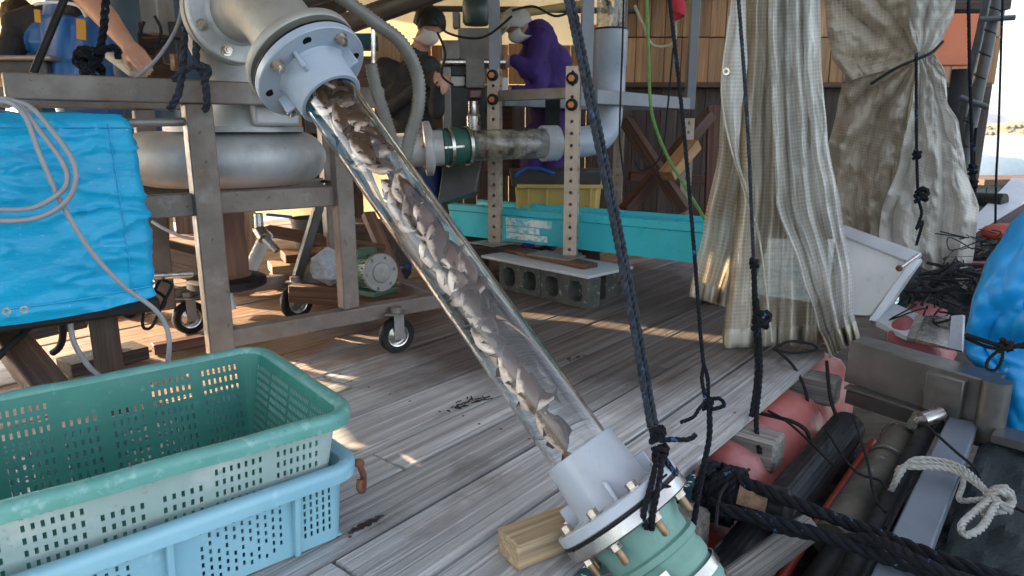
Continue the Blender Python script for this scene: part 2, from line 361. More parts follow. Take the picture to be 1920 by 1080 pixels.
m_curtclear = sheet('gridded_clear_sheet', (.62, .60, .56), (.52, .50, .45), 58., .28, .24, .16, (.66, .64, .60), stain=(.48, .46, .36), bump=.12)
m_hem = sheet('hem_tape', (.68, .66, .58), (.55, .51, .40), 0, .25, 0., .45, stain=(.40, .26, .14))
m_curt2 = sheet('brown_stained_sheet', (.42, .36, .27), (.31, .255, .185), 60., .40, .05, .36, (.43, .37, .28), stain=(.22, .16, .10), bump=.5)
m_curt3 = sheet('pale_sheet', (.55, .52, .47), (.44, .41, .36), 60., .35, .04, .36, (.56, .53, .48), stain=(.36, .30, .22), bump=.4)
m_cream = sheet('cream_canvas', (.74, .60, .36), (.68, .52, .28), 0, .42, 0., .6, bump=.15, ns=2.)
m_roof = sheet('roof_canvas', (.30, .26, .18), (.25, .21, .14), 0, .10, 0., .6, bump=.15, ns=2.)
m_skin = M('skin', (.50, .27, .18), (.44, .22, .145), .5, 0, 14, bump=.1, bs=200)
m_hair = M('black_hair', (.004, .0035, .003), (.008, .007, .006), .6, 0, 30, bump=.6, bs=160, stretch=(1, 1, .3))
m_cblack = M('black_jacket', (.014, .014, .016), (.022, .022, .024), .8, 0, 8, bump=.3, bs=40)
m_cblue = M('navy_trousers', (.02, .05, .19), (.015, .038, .14), .7, 0, 8, bump=.3, bs=40)
m_apron = M('blue_apron', (.028, .135, .37), (.022, .11, .31), .45, 0, 5, bump=.3, bs=20)
m_purple = M('purple_jacket', (.066, .028, .19), (.043, .018, .13), .85, 0, 5, bump=.6, bs=22, bd=.012)
m_teal2 = M('teal_jacket', (.02, .10, .17), (.015, .08, .13), .7)
m_hood = M('pale_grey_hood', (.50, .49, .46), (.38, .37, .34), .8, 0, 9, bump=.3)
m_mask = M('white_mask', (.62, .58, .52), (.55, .51, .46), .8)
m_glove = M('pale_work_glove', (.58, .55, .45), (.45, .42, .33), .8)
m_orstrap = M('orange_strap', (.55, .27, .03), (.45, .2, .02), .6)
m_netdark = M('dark_net', (.010, .017, .018), (.022, .032, .032), .85, 0, 30, bump=1., bs=120, bd=.02)
m_bamboo = M('dark_pole', (.045, .05, .055), (.075, .08, .08), .5, 0, 10, bump=.4)
m_hull = M('white_hull', (.78, .79, .80), (.70, .71, .72), .35)
# ------------------------------------------------------------------ oriented timber
def timber(name, p0, p1, wd, ht, mat, parent=None, up=(0, 0, 1), bevel=.004, jag=0., label=None, cat=None, group=None, segs=1):
    p0, p1 = V(p0), V(p1); d, s_, u = basis(p1 - p0, V(up)); L = (p1 - p0).length
    mb = MB(); n = max(1, segs); vs = []; fs = []
    for i in range(n + 1):
        x = -L / 2 + L * i / n; k = 1 + (random.uniform(-.03, .03) if jag else 0)
        for a, b in ((-1, -1), (1, -1), (1, 1), (-1, 1)):
            ex = random.uniform(-jag, jag) if jag and i in (0, n) else 0
            vs.append((x + ex, a * wd / 2 * k, b * ht / 2))
    for i in range(n):
        for k in range(4): fs.append((i * 4 + k, i * 4 + (k + 1) % 4, (i + 1) * 4 + (k + 1) % 4, (i + 1) * 4 + k))
    fs += [(3, 2, 1, 0), tuple(n * 4 + k for k in range(4))]
    mb.add(vs, fs); off = ORI.get(parent.name, V()) if parent else V()
    ob = build(name, mb, mat, None, label, cat, group, bevel=bevel, bseg=1)
    ob.rotation_euler = Matrix((d, s_, u)).transposed().to_euler(); ob.location = (p0 + p1) / 2 - off
    if parent: ob.parent = parent
    return ob
A_ = V((.629, .777, 0)); N_ = V((.777, -.629, 0))
def AN(a, n, z=0.): return A_ * a + N_ * n + V((0, 0, z))

# ------------------------------------------------------------------ sea, island, far hills
mb = MB(); mb.grid(lambda a, b: V((-900 + 2400 * a, -300 + 2600 * b, -1.25)), 8, 8)
m_sea = M('sea_water', (.05, .12, .17), (.06, .14, .19), .12, 0, .4, bump=.9, bs=1.2, bd=.25, rr=.05)
build('sea', mb, m_sea, kind='structure')
m_isle = M('hazed_island_slope', (.27, .24, .19), (.19, .18, .145), .9, 0, .03, bump=0, spot=((.34, .26, .15), .06, .52, .6))  # distance haze is paled into the slope colour
m_hill = M('hazed_far_hill', (.30, .33, .40), (.26, .29, .36), .95, 0, .01, bump=0)  # blue grey tone paints the haze over the far hills
def ridge(x0, x1, y0, depth, h, seed, rough=.5):
    def fn(a, b):
        x = x0 + (x1 - x0) * a; y = y0 + depth * b; e = math.sin(math.pi * a) ** .5 * math.sin(math.pi * min(1, b * .9 + .02)) ** .6
        return V((x, y, -1.3 + h * e * (.75 + rough * fbm((x * .012 + seed, y * .02, seed), 1., 4))))
    return fn
mb = MB(); mb.grid(ridge(255, 480, 350, 110, 9.5, 3.), 60, 14); build('island', mb, m_isle, kind='structure')
mb = MB(); mb.grid(ridge(500, 2200, 1500, 420, 66, 8., .35), 70, 10); build('hills', mb, m_hill, kind='structure')
# island trees, a low band of scrub that reads as one mass
mb = MB()
for i in range(260):
    a = random.random(); b = random.uniform(.05, .5); p = ridge(255, 480, 350, 110, 9.5, 3.)(a, b); r = random.uniform(.6, 1.6)
    mb.ball(p + V((0, 0, r * .4)), (r * 1.3, r, r * .9), 6)
build('scrub', mb, M('hazed_scrub_green', (.17, .17, .13), (.20, .19, .145), .9, 0, .1, bump=0), kind='stuff', label='low scrub covering the distant island', cat='scrub')  # green greyed to carry the distance haze

# ------------------------------------------------------------------ deck of planks
deck = thing('deck', 'weathered grey timber deck running up to the open edge', 'deck', AN(1, -2, -.05), kind='structure')
edges = [-.83, -1.075, -1.31, -1.535, -1.70, -1.99, -2.235]
while edges[-1] > -7.4: edges.append(edges[-1] - random.uniform(.2, .27))
for i, (n0, n1) in enumerate(zip(edges, edges[1:])):
    nm = (n0 + n1) / 2; wd = (n0 - n1) - random.uniform(.006, .012)
    end = 3.5 + random.uniform(-.05, .03) if n0 > -1.2 else (4.4 if n0 > -1.6 else min(8.5, 4.6 + (-1.6 - n0) * 2.2))
    a = -1.9 + random.uniform(0, .6) if n0 > -3 else .2 - (n0 + 3) * .55 * -1 - 1.4
    cuts = [a]
    first = [2.1, .9, 2.75, 1.35, 3.3, 2.4, 1.7, 3.05][i % 8]
    if first > a + .6: cuts.append(first)
    while cuts[-1] + 4.2 < end: cuts.append(cuts[-1] + random.uniform(3.2, 4.))
    cuts.append(end)
    for c0, c1 in zip(cuts, cuts[1:]):
        z = -.018 + random.uniform(-.003, .003)
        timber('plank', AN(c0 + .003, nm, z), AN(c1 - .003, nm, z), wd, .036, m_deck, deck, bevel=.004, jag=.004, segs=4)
for a in (1.0, 1.75, 2.43, 3.22):
    timber('joist', AN(a, -.70, -.105), AN(a, -4.4, -.105), .12, .125, m_greywood, deck, bevel=.012)

mb = MB()
for n0, n1 in zip(edges[:9], edges[1:10]):
    for a in (1.0, 1.75, 2.43, 3.22):
        for k in (.22, .78): mb.lathe([(.0055, .0), (.005, .0012), (0, .0015)], AN(a + random.uniform(-.02, .02), n0 + (n1 - n0) * k + random.uniform(-.012, .012), .0015), (0, 0, 1), 8)
build('nail_heads', mb, m_rust, deck, kind='stuff')
# ------------------------------------------------------------------ shelter: roof canvas, left wall sheets added to shape the sun, back wall
mb = MB()
def roof(a, b):
    q = AN(-3.4 + 9.4 * a, -1.15 - 6.4 * b); x, y = q.x, q.y
    return V((x, y, 2.58 + .35 * min(1, b * 2.5) + .05 * math.sin(a * 26) * math.sin(b * 5) + .03 * fbm((x, y, 0), 1.2)))
mb.grid(roof, 50, 36)
build('canopy', mb, m_roof, label='cream canvas roof sheet stretched over the work area', cat='canopy')
def wallsheet(p0, p1, z0, z1, seed, sag=.05):
    p0, p1 = V(p0), V(p1); d, s_, u = basis(p1 - p0)
    def fn(a, b):
        p = p0.lerp(p1, a); z = z0 + (z1 - z0) * b + .04 * math.sin(a * 7 + seed) * (1 - b)
        return V((p.x, p.y, z)) + s_ * (sag * math.sin(a * 19 + seed) * (1.1 - b) + .03 * fbm((p.x * 2, p.y * 2, z * 2 + seed)))
    return fn
mb = MB(); mb.grid(wallsheet((-3.6, 2.75, 0), (-3.6, 3.62, 0), .0, 2.75, 1.), 24, 20)  # unseen left sheets, added so only low sun reaches the floor
build('added_side_sheet', mb, m_cream, label='unseen cream canvas side sheet added to block the sun behind the tarped box', cat='canvas sheet')
mb = MB(); mb.grid(wallsheet((-3.6, 3.66, 0), (-3.6, 5.6, 0), 1.25, 2.75, 2.3), 26, 16)
build('added_side_sheet', mb, m_cream, label='short cream canvas side sheet added with a high hem to let low sun in', cat='canvas sheet')
mb = MB(); mb.grid(wallsheet((-3.6, 5.75, 0), (-3.6, 7.4, 0), .3, 2.75, 4.), 26, 20)
build('added_side_sheet', mb, m_cream, label='cream canvas side sheet added to block the sun at the rear corner of the shelter', cat='canvas sheet')
mb = MB(); mb.grid(wallsheet((-3.7, 7.35, 0), (1.25, 7.35, 0), .1, 2.8, 6., .11), 110, 34)
build('back_sheet', mb, m_cream, label='glowing cream canvas sheet hung behind the workers', cat='canvas sheet')
wall = thing('plank_wall', 'orange brown board wall behind the hanging pipes', 'wall', (2, 7.1, 0))
x = -3.5
while x < 4.7:
    wd = random.uniform(.13, .17)
    if -1.62 < x < -1.12: x += wd; continue
    for z0, z1 in (((1.50, 1.935), (1.945, 2.75)) if x > .93 else ((1.50, 1.86 + random.uniform(-.03, .03)),)):
        y = 7.1 + random.uniform(-.006, .006)
        timber('board', (x + wd / 2, y, z0), (x + wd / 2, y, z1), wd - .005, .02, m_wallwood, wall, up=(0, 1, 0), bevel=.002)
    timber('lower_board', (x + wd / 2, 7.13, -.05 if not -2.8 < x < -1.7 else .55), (x + wd / 2, 7.13, 1.495), wd - .004, .02, m_darkwood, wall, up=(0, 1, 0), bevel=.002)
    x += wd
mb = MB(); mb.box((2.9, 7.16, 1.4), (3.8, .02, 2.8)); build('added_backing', mb, m_darkwood, wall)  # board added behind the wall to keep sky from leaking through gaps
timber('rail', (.95, 7.05, 1.49), (4.7, 7.05, 1.49), .09, .05, m_brownwood, wall)
timber('rail', (.95, 7.05, 2.36), (4.7, 7.05, 2.36), .12, .06, m_darkwood, wall)

# posts and pipes that hold the canopy
def pipe_thing(name, pts, r, mat, label, cat, n=14, **k):
    mb = MB(); mb.tube(pts, r, n); return build(name, mb, mat, label=label, cat=cat, **k)
m_pipe = M('dark_scaffold_pipe', (.075, .07, .065), (.11, .10, .09), .45, .5, 9)
pipe_thing('roof_pipe', [P(560, 78, 4.6), P(960, -70, 4.0)], .062, m_pipe, 'thick dark roof pipe slanting above the man with black hair', 'pipe')
pipe_thing('roof_pipe', [P(470, 25, 3.6), P(760, -60, 3.9)], .05, m_pipe, 'dark roof pipe passing just behind the cast elbow', 'pipe')
pipe_thing('roof_pipe', [P(880, 40, 5.6), P(1090, 8, 5.6)], .03, M('pale_bamboo', (.55, .42, .2), (.45, .33, .14), .5), 'pale bamboo pole above the purple jacket', 'pole')
for k, (y0, x0, x1) in enumerate(((4.4, -3.6, 2.5), (5.2, -3.6, 2.5), (6.1, -3.6, 2.5), (6.8, -3.6, 1.2))):
    pipe_thing('purlin', [(x0, y0, 2.36 - .06 * k), (x1, y0 + .15, 2.34 - .06 * k)], .028, m_pipe, 'dark roof purlin number %s counted from the front of the shelter' % ['one', 'two', 'three', 'four'][k], 'pipe')
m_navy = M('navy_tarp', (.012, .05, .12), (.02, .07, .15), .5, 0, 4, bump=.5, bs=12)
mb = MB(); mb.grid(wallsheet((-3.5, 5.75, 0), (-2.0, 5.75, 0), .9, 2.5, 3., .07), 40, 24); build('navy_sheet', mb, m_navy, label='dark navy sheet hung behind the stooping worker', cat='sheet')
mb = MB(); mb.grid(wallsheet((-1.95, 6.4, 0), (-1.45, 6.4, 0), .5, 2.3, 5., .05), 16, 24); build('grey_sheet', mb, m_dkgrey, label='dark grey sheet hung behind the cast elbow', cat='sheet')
pipe_thing('roof_pipe', [AN(-3.4, -.9, 2.53), AN(6., -.9, 2.53)], .035, m_galv, 'galvanised eaves pipe carrying the hanging sheets', 'pipe')
for i, (x, y, s) in enumerate(((-3.65, 2.7, 'behind the tarped box'), (-3.65, 7.3, 'at the rear corner of the canvas'), (2.2, 4.55, 'hidden behind the stained sheets'))):
    pipe_thing('shelter_post', [(x, y, -.9 if x > 0 else 0), (x, y, 2.6)], .04, m_galv, 'galvanised shelter post ' + s, 'post')

# ------------------------------------------------------------------ pump cart
E1 = V((.78, .625, 0)); E2 = V((-.625, .78, 0)); C0 = V((-1.22, 2.75, 0))
def CF(s, t, z): return C0 + E1 * s + E2 * t + V((0, 0, z))
cart = thing('pump_cart', 'brown steel wheeled frame carrying the cast fish pump', 'cart', CF(0, 0, 0))
def cbeam(name, p0, p1, wd, ht, mat=m_frame, up=(0, 0, 1), lab=None):
    mb = MB(); mb.beam(p0, p1, wd, ht, up); return build(name, mb, mat, cart, lab, bevel=.006)
cbeam('top_rail', CF(-.60, .0, 1.195), CF(.80, .0, 1.195), .075, .088)
cbeam('top_rail', CF(-.60, .95, 1.195), CF(.95, .95, 1.195), .07, .085)
cbeam('post', CF(0, -.002, .14), CF(0, -.002, 1.15), .10, .075, up=(.62, -.78, 0))
cbeam('post', CF(.585, -.002, .245), CF(.585, -.002, 1.15), .08, .07, up=(.62, -.78, 0))
cbeam('post', CF(0, .95, .14), CF(0, .95, 1.15), .09, .075, up=(.62, -.78, 0))
cbeam('post', CF(.95, .95, .14), CF(.95, .95, 1.15), .09, .075, up=(.62, -.78, 0))
cbeam('bottom_rail', CF(-.05, 0, .205), CF(1.12, 0, .205), .07, .075)
cbeam('bottom_rail', CF(-.05, .95, .205), CF(1.12, .95, .205), .07, .075)
cbeam('bottom_rail', CF(1.09, .04, .207), CF(1.09, .91, .207), .07, .07)
cbeam('middle_rail', CF(-.45, .035, .765), CF(.56, .035, .765), .06, .09)
cbeam('middle_rail', CF(.2, .3, .765), CF(.2, .9, .765), .06, .085)
cbeam('middle_rail', CF(-.3, .6, .765), CF(.75, .6, .765), .06, .085)
mb = MB(); mb.tube([CF(-.34, .02, 1.075), CF(-.02, .02, 1.085)], .017); build('tie_rod', mb, m_galv, cart)
def caster(c, ax, rad=.09, face=None):
    c = V(c); d = V(ax).normalized(); mb = MB()
    mb.lathe([(rad * .62, -.022), (rad * .93, -.024), (rad, -.012), (rad, .012), (rad * .93, .024), (rad * .62, .022)], c, d, 32, closed=True)
    wl = build('caster_wheel', mb, m_black, cart)
    mb = MB(); mb.lathe([(.0, .03), (rad * .16, .03), (rad * .17, .02), (rad * .3, .015), (rad * .5, .008), (rad * .56, .018), (rad * .66, .021), (rad * .66, -.02), (0, -.02)], c, d, 28)
    build('hub', mb, m_stain, wl)
    mb = MB(); up = V((0, 0, 1))
    for k in (-1, 1): mb.beam(c + d * k * .034 - up * .015, c + d * k * .034 + up * (rad + .02), .05, .004, up=d)
    mb.box(c + up * (rad + .022), (.09, .09, .006)); mb.lathe([(.028, 0), (.028, .03)], c + up * (rad + .02), up, 16)
    build('fork', mb, m_galv, wl)
caster(G(745, 660, 0) + V((0, 0, .088)), (.55, -.83, 0), .088)
caster(P(556, 566, 3.82), (.75, -.62, .0), .10)
caster(CF(.1, .9, .088), (.7, -.7, 0), .088); caster(CF(1.0, .9, .088), (.8, -.6, 0), .088)
cbeam('caster_leg', P(598, 385, 3.95), P(548, 552, 3.86), .07, .05, m_dkgrey)

# pump: volute, hub, neck, discharge elbow
pump = thing('fish_pump', 'cast aluminium fish pump with round volute and bent discharge neck', 'pump', (-1.37, 3.36, .8))
PC = V((-1.37, 3.36, 0)); mb = MB()
prof = [(.0, .80)]
for k in range(17):
    an = -math.pi / 2 + math.pi * k / 16; prof.append((.325 + .138 * math.cos(an), .925 + .124 * math.sin(an)))
prof += [(.0, 1.05)]
mb.lathe(prof, PC, (0, 0, 1), 56)
vol = build('volute', mb, m_alu, pump)
mb = MB(); mb.lathe([(.30, 1.045), (.30, 1.068), (.21, 1.072), (.20, 1.085), (.12, 1.09)], PC + V((.1, -.12, 0)), (0, 0, 1), 40); build('cover_plate', mb, m_alu, pump)
mb = MB()
for k in range(10): mb.bolt(PC + V((.1 + .262 * math.cos(k * .628), -.12 + .262 * math.sin(k * .628), 1.068)), (0, 0, 1), .012, .012, .008)
build('cover_bolts', mb, m_brass, pump, kind='stuff')
mb = MB(); mb.lathe([(.47, .785), (.50, .785), (.50, .797), (.47, .797)], PC, (0, 0, 1), 48, closed=True); build('base_gasket', mb, m_black, pump)
AX = V((.572, -.413, -.71)); TT = V((-.538, 2.127, 1.140)); TB = V((.170, 1.616, .261)); FT = TT - AX * .135; FB = TB + AX * .174
LF = V((-1.03, 2.70, 1.47)); D0 = V((.74, -.66, .06)).normalized()
FTe = FT - AX * .036
def bez(a, b, c, d, n=18): return [a * (1 - t) ** 3 + b * 3 * t * (1 - t) ** 2 + c * 3 * t * t * (1 - t) + d * t ** 3 for t in [i / n for i in range(n + 1)]]
mb = MB(); mb.tube(bez(LF, LF + D0 * .26, FTe - AX * .26, FTe), .106, 32, caps=False); elb = build('discharge_elbow', mb, m_castdull, pump)
mb = MB(); mb.lathe([(.098, -.004), (.172, -.004), (.175, 0), (.175, .022), (.172, .026), (.12, .028), (.10, .05)], FTe + AX * .004, -AX, 48); build('elbow_flange', mb, m_castdull, elb)
mb = MB(); mb.lathe([(.10, .055), (.118, .03), (.172, .026), (.176, .022), (.176, 0), (.0, -.002)], LF, D0, 48); build('elbow_flange', mb, m_alu, elb)
d, s_, u_ = basis(D0)
mb = MB()
for k in range(8):
    an = R(22 + k * 45); mb.bolt(LF + D0 * .027 + (s_ * math.cos(an) + u_ * math.sin(an)) * .146, D0, .016, .014, .008)
build('flange_bolts', mb, m_bolt, elb, kind='stuff')
mb = MB(); mb.lathe([(.0, -.003), (.18, -.004), (.18, -.03), (.12, -.032), (.10, -.05), (.10, -.2)], LF, D0, 48); build('pump_outlet_flange', mb, m_castdull, pump)
NK = V((-1.20, 3.12, 1.05))
mb = MB(); mb.tube(bez(LF - D0 * .12, LF - D0 * .34, NK + V((0, 0, .32)), NK), [.1] * 12 + [.105, .11, .115, .12, .13, .15, .165], 28, caps=False); build('neck', mb, m_alu, pump)
mb = MB(); mb.box(PC + V((.33, -.28, 1.115)), (.2, .13, .09), Matrix.Rotation(R(39), 3, 'Z')); build('bearing_box', mb, m_alu, pump, bevel=.015)

# under the pump: rusty drive column, disc base, drain valve
col = thing('drive_column', 'rusty brown drive column on a black disc under the pump', 'pump column', P(425, 520, 3.42))
q = P(425, 515, 3.42); mb = MB(); mb.lathe([(.115, 0), (.118, .02), (.108, .03), (.112, .10), (.105, .26), (.11, .30), (.11, .46)], V((q.x, q.y, q.z - .02)), (0, 0, 1), 28)
build('column', mb, m_rust and M('rust_brown_paint', (.20, .10, .065), (.13, .065, .045), .6, .1, 9, bump=.4, stretch=(3, 3, .5)), col)
mb = MB(); mb.lathe([(.0, -.03), (.17, -.03), (.19, -.02), (.19, .012), (.17, .022), (.12, .025)], V((q.x, q.y, q.z - .03)), (0, 0, 1), 36); build('disc', mb, m_black, col)
mb = MB(); mb.tube([V((q.x - .02, q.y, q.z - .06)), P(432, 582, 3.40)], [.035, .03], 14); build('drain_hose', mb, m_white, col)
val = thing('drain_valve', 'chrome drain valve with blue lever under the pump', 'valve', P(490, 460, 3.2))
mb = MB(); a = P(484, 400, 3.2); b = P(486, 432, 3.2); c = P(497, 447, 3.17); d2 = P(520, 470, 3.15)
mb.tube([a, b], .021, 16); mb.tube([b + V((0, 0, .012)), b, c], .031, 16); mb.tube([c, d2], [.02, .017], 16); build('valve_body', mb, m_stain, val)
mb = MB(); mb.beam(P(500, 402, 3.18), P(547, 407, 3.15), .02, .012); build('lever', mb, m_bluehandle, val, bevel=.004)
pipe_thing('drain_pipe', [P(500, 440, 3.62), P(462, 520, 3.75)], .035, m_white, 'sunlit white pvc pipe slanting behind the drain valve', 'pipe')

# motor under the frame
mo = P(705, 515, 3.55); mot = thing('electric_motor', 'green electric motor with grey end disc low behind the clear tube', 'motor', mo)
ax = (P(752, 516, 3.38) - P(690, 508, 3.62)).normalized(); q = P(690, 508, 3.62); L = .24
mb = MB(); mb.lathe([(.0, -.1), (.07, -.1), (.085, -.08), (.085, .10), (.095, .105), (.095, .13)], q, ax, 28)
for k in range(18):
    an = k * R(20); dd, s1, u1 = basis(ax); rv = s1 * math.cos(an) + u1 * math.sin(an); mb.beam(q - ax * .07 + rv * .085, q + ax * .09 + rv * .085, .006, .02, up=rv)
build('housing', mb, m_motor, mot)
mb = MB(); mb.lathe([(.0, .145), (.03, .15), (.05, .145), (.055, .138), (.098, .138), (.102, .132), (.102, .12), (.0, .12)], q, ax, 36)
for k in range(6): mb.bolt(q + ax * .138 + (s1 * math.cos(k) + u1 * math.sin(k)) * .083, ax, .008, .008)
build('end_disc', mb, m_grey, mot)
mb = MB(); mb.box(q + ax * .03 + V((0, 0, -.10)), (.22, .18, .03), Matrix.Rotation(R(-35), 3, 'Z')); build('foot', mb, m_motor, mot, bevel=.006); mb = MB(); mb.box(q + V((0, 0, .10)), (.09, .08, .05)); build('terminal_box', mb, m_motor, mot, bevel=.006)

# timbers and blocks under the cart
timber('bearer', P(545, 548, 3.75), P(850, 565, 3.75), .09, .10, m_brownwood, label='thick brown bearer beside the rear caster', cat='timber')
timber('bearer', P(500, 432, 4.1), P(720, 470, 4.1), .09, .06, m_brownwood, label='slanting brown bearer behind the drain valve', cat='timber')
timber('bearer', P(265, 470, 3.9), P(390, 500, 3.7), .14, .16, m_darkwood, label='dark squared timber beside the tarped box', cat='timber')
timber('post_block', P(288, 470, 4.2), P(288, 405, 4.2), .14, .12, m_redwood, up=(0, 1, 0), label='upright reddish wood block left of the rusty column', cat='timber')
timber('post_block', P(462, 540, 4.3), P(462, 400, 4.3), .05, .2, m_palewood, up=(0, 1, 0), label='sunlit pale board standing behind the drain valve', cat='timber')
timber('bearer', P(690, 400, 4.3), P(760, 560, 4.0), .08, .05, m_brownwood, label='leaning brown batten behind the green motor', cat='timber')
mb = MB()
def foam(a, b):
    th = a * 2 * math.pi; z = b; q = P(617, 500, 3.7); r = (.075 + .02 * fbm((math.cos(th) * 2, math.sin(th) * 2, b * 3), 1.3)) * min(1, 4 * b + .02, 4 * (1 - b) + .02)
    return q + V((math.cos(th) * r * 1.2, math.sin(th) * r, (b - .5) * .22))
mb.grid(foam, 24, 12); build('foam_block', mb, M('worn_foam', (.42, .46, .50), (.28, .31, .35), .9, 0, 40, bump=1, bs=120), label='worn grey white foam lump behind the frame post', cat='foam')

# clutter stored under and behind the cart
def bucket(q, r0, r1, h, mat, label, cat='bucket', name='bucket'):
    t_ = thing(name, label, cat, q); mb = MB(); mb.lathe([(0, .004), (r0, 0), (r1, h), (r1 + .008, h), (r1 + .008, h - .02), (r1 + .002, h - .02), (r1 - .006, h - .01), (r0 - .004, .012), (0, .012)], q, (0, 0, 1), 28); build('shell', mb, mat, t_)
    mb = MB(); mb.tube([q + V((r1 * math.cos(a), -.02 + r1 * .25 * math.sin(a), h - .01 - r1 * .75 * math.sin(a))) for a in [k * math.pi / 12 for k in range(13)]], .004, 6); build('bail_handle', mb, m_stain, t_)
    return t_
bucket(G(655, 508, 0), .12, .15, .26, m_teal, 'teal bucket standing behind the frame post')
bucket(G(590, 470, 0), .16, .19, .3, m_dkgrey, 'dark bucket far behind the drain valve')
for k, (x0, x1, y, z, m_, l) in enumerate(((520, 640, 500, .05, m_redwood, 'lowest reddish plank of the pile behind the valve'), (505, 630, 490, .12, m_palewood, 'pale plank on the pile behind the valve'), (530, 650, 478, .2, m_brownwood, 'topmost brown plank of the pile behind the valve'))):
    a = P(x0, y, 4.7); b = P(x1, y, 4.9); a.z = b.z = z; timber('stored_plank', a, b, .25, .06, m_, label=l, cat='plank')
hc = thing('hose_coil', 'coil of black hose lying on the deck behind the cart', 'hose', G(470, 548, 0)); mb = MB(); q = G(470, 545, 0)
mb.tube(spline([q + V(((.17 + .012 * math.sin(k * 2.1)) * math.cos(k * .6), (.15 + .012 * math.cos(k * 1.7)) * math.sin(k * .6), .015 + .0022 * k)) for k in range(34)], 4), .014, 8); build('turns', mb, m_black, hc)
mb = MB(); mb.tube(spline([P(285, 415, 3.3), P(310, 430, 3.3), P(345, 445, 3.35), P(380, 450, 3.4)], 6), .008, 8); build('pale_hose', mb, m_white, label='thin pale hose curving beside the cart post', cat='hose')
mb = MB(); mb.box(P(690, 455, 4.6), (.5, .25, .3), Matrix.Rotation(R(-15), 3, 'Z')); build('stored_box', mb, m_darkwood, label='dark brown box stored behind the green motor', cat='box', bevel=.01)
# ------------------------------------------------------------------ clear fish tube with its flanges
tube = thing('fish_tube', 'clear plastic tube slanting across the deck with fish inside', 'pipe', FB)
TR = .0825
mb = MB(); mb.lathe([(TR, -.06), (TR, 1.30), (TR - .007, 1.30), (TR - .007, -.06)], TT, AX, 96, closed=True); shell = build('clear_shell', mb, m_acryl, tube)
def socket(name, o, ax, length, fl_r, fl_t, mat, lab=None):
    """flange disc at o, sleeve along ax"""
    mb = MB()
    mb.lathe([(TR + .001, 0), (fl_r - .003, 0), (fl_r, .003), (fl_r, fl_t - .003), (fl_r - .003, fl_t), (TR + .027, fl_t + .002), (TR + .020, fl_t + .012), (TR + .016, length - .004), (TR + .013, length), (TR + .002, length), (TR + .001, length - .01)], o, ax, 64, closed=True)
    return build(name, mb, mat, tube, lab)
def ring_pts(o, ax, r, n, ph=0.):
    d, s1, u1 = basis(ax); return [o + (s1 * math.cos(R(ph) + 2 * math.pi * k / n) + u1 * math.sin(R(ph) + 2 * math.pi * k / n)) * r for k in range(n)]
top = socket('upper_socket', FT, AX, .135, .174, .026, m_pvc)
mb = MB(); mb.lathe([(.09, 0), (.1745, 0), (.1745, .004), (.09, .004)], FT - AX * .0045, AX, 64, closed=True); build('gasket', mb, m_black, top)
pts = ring_pts(FT + AX * .026, AX, .142, 8, 10); cen = FT + AX * .02
for i, p in enumerate(pts):
    if i % 2 == 0:
        mb = MB(); mb.bolt(p, AX, .0155, .017, .014); build('bolt', mb, m_bolt, top)
    else:
        mb = MB(); mb.lathe([(.0, .0012), (.014, .0012)], p, AX, 16); build('slot_hole', mb, m_black, top)
for p in ring_pts(FT + AX * .06, AX, .112, 4, 35):
    rv = (p - FT - AX * .06).normalized(); mb = MB(); mb.beam(p - AX * .036, p + AX * .025, .012, .04, up=rv); build('rib', mb, m_pvc, top, bevel=.004)
bot = socket('lower_socket', FB, -AX, .174, .172, .028, m_pvcpale)
mb = MB(); mb.lathe([(.085, 0), (.1725, 0), (.1725, .006), (.085, .006)], FB, AX, 64, closed=True); build('gasket', mb, m_black, bot)
mb = MB(); mb.lathe([(.085, .0065), (.168, .0065), (.172, .010), (.172, .036), (.168, .04), (.085, .04)], FB, AX, 64, closed=True); build('steel_flange', mb, m_stain, bot)
for p in ring_pts(FB, AX, .145, 8, 14):
    mb = MB(); mb.bolt(p - AX * .028, -AX, .0145, .016, .004); build('bolt', mb, m_bolt, bot)
    mb = MB(); mb.bolt(p + AX * .04, AX, .0145, .014); mb.lathe([(.0095, .012), (.0095, .05), (.007, .054)], p + AX * .04, AX, 12, mi=1); build('nut', mb, [m_bolt, m_brass], bot)
for p in ring_pts(FB - AX * .06, AX, .112, 4, 40):
    rv = (p - FB + AX * .06).normalized(); mb = MB(); mb.beam(p - AX * .02, p + AX * .034, .012, .036, up=rv); build('rib', mb, m_pvcpale, bot, bevel=.004)
mb = MB(); mb.lathe([(.0, .0), (.015, .003), (.013, .008), (0, .010)], TT + AX * .02, AX, 8)
# green rubber coupling under the tube
coup = thing('hose_coupling', 'pale green rubber hose coupling bolted below the clear tube', 'hose coupling', FB + AX * .05)
prof = [(.080, .042), (.125, .043), (.122, .06), (.113, .085), (.112, .115), (.122, .120), (.124, .135), (.114, .14)]
h = .14
for k in range(6): prof += [(.112 + .002 * (k % 2), h + .012), (.118, h + .024), (.118, h + .045), (.112, h + .056)]; h += .062
prof += [(.11, .62)]
mb = MB(); mb.lathe(prof, FB, AX, 48); sleeve = build('sleeve', mb, m_hosegreen, coup)
for hh in (.20, .37):
    mb = MB(); mb.lathe([(.121, hh), (.1235, hh), (.1235, hh + .026), (.121, hh + .026)], FB, AX, 48, closed=True); build('clamp_band', mb, m_stain, sleeve)
mb = MB(); d, s1, u1 = basis(AX); front = (V((0, 0, CH)) - FB); front = (front - AX * front.dot(AX)).normalized()
mb.beam(FB + AX * .15 + front * .125 + s1 * .02, FB + AX * .33 + front * .125 + s1 * .005, .03, .004, up=front); build('clamp_lever', mb, m_stain, coup, bevel=.001)

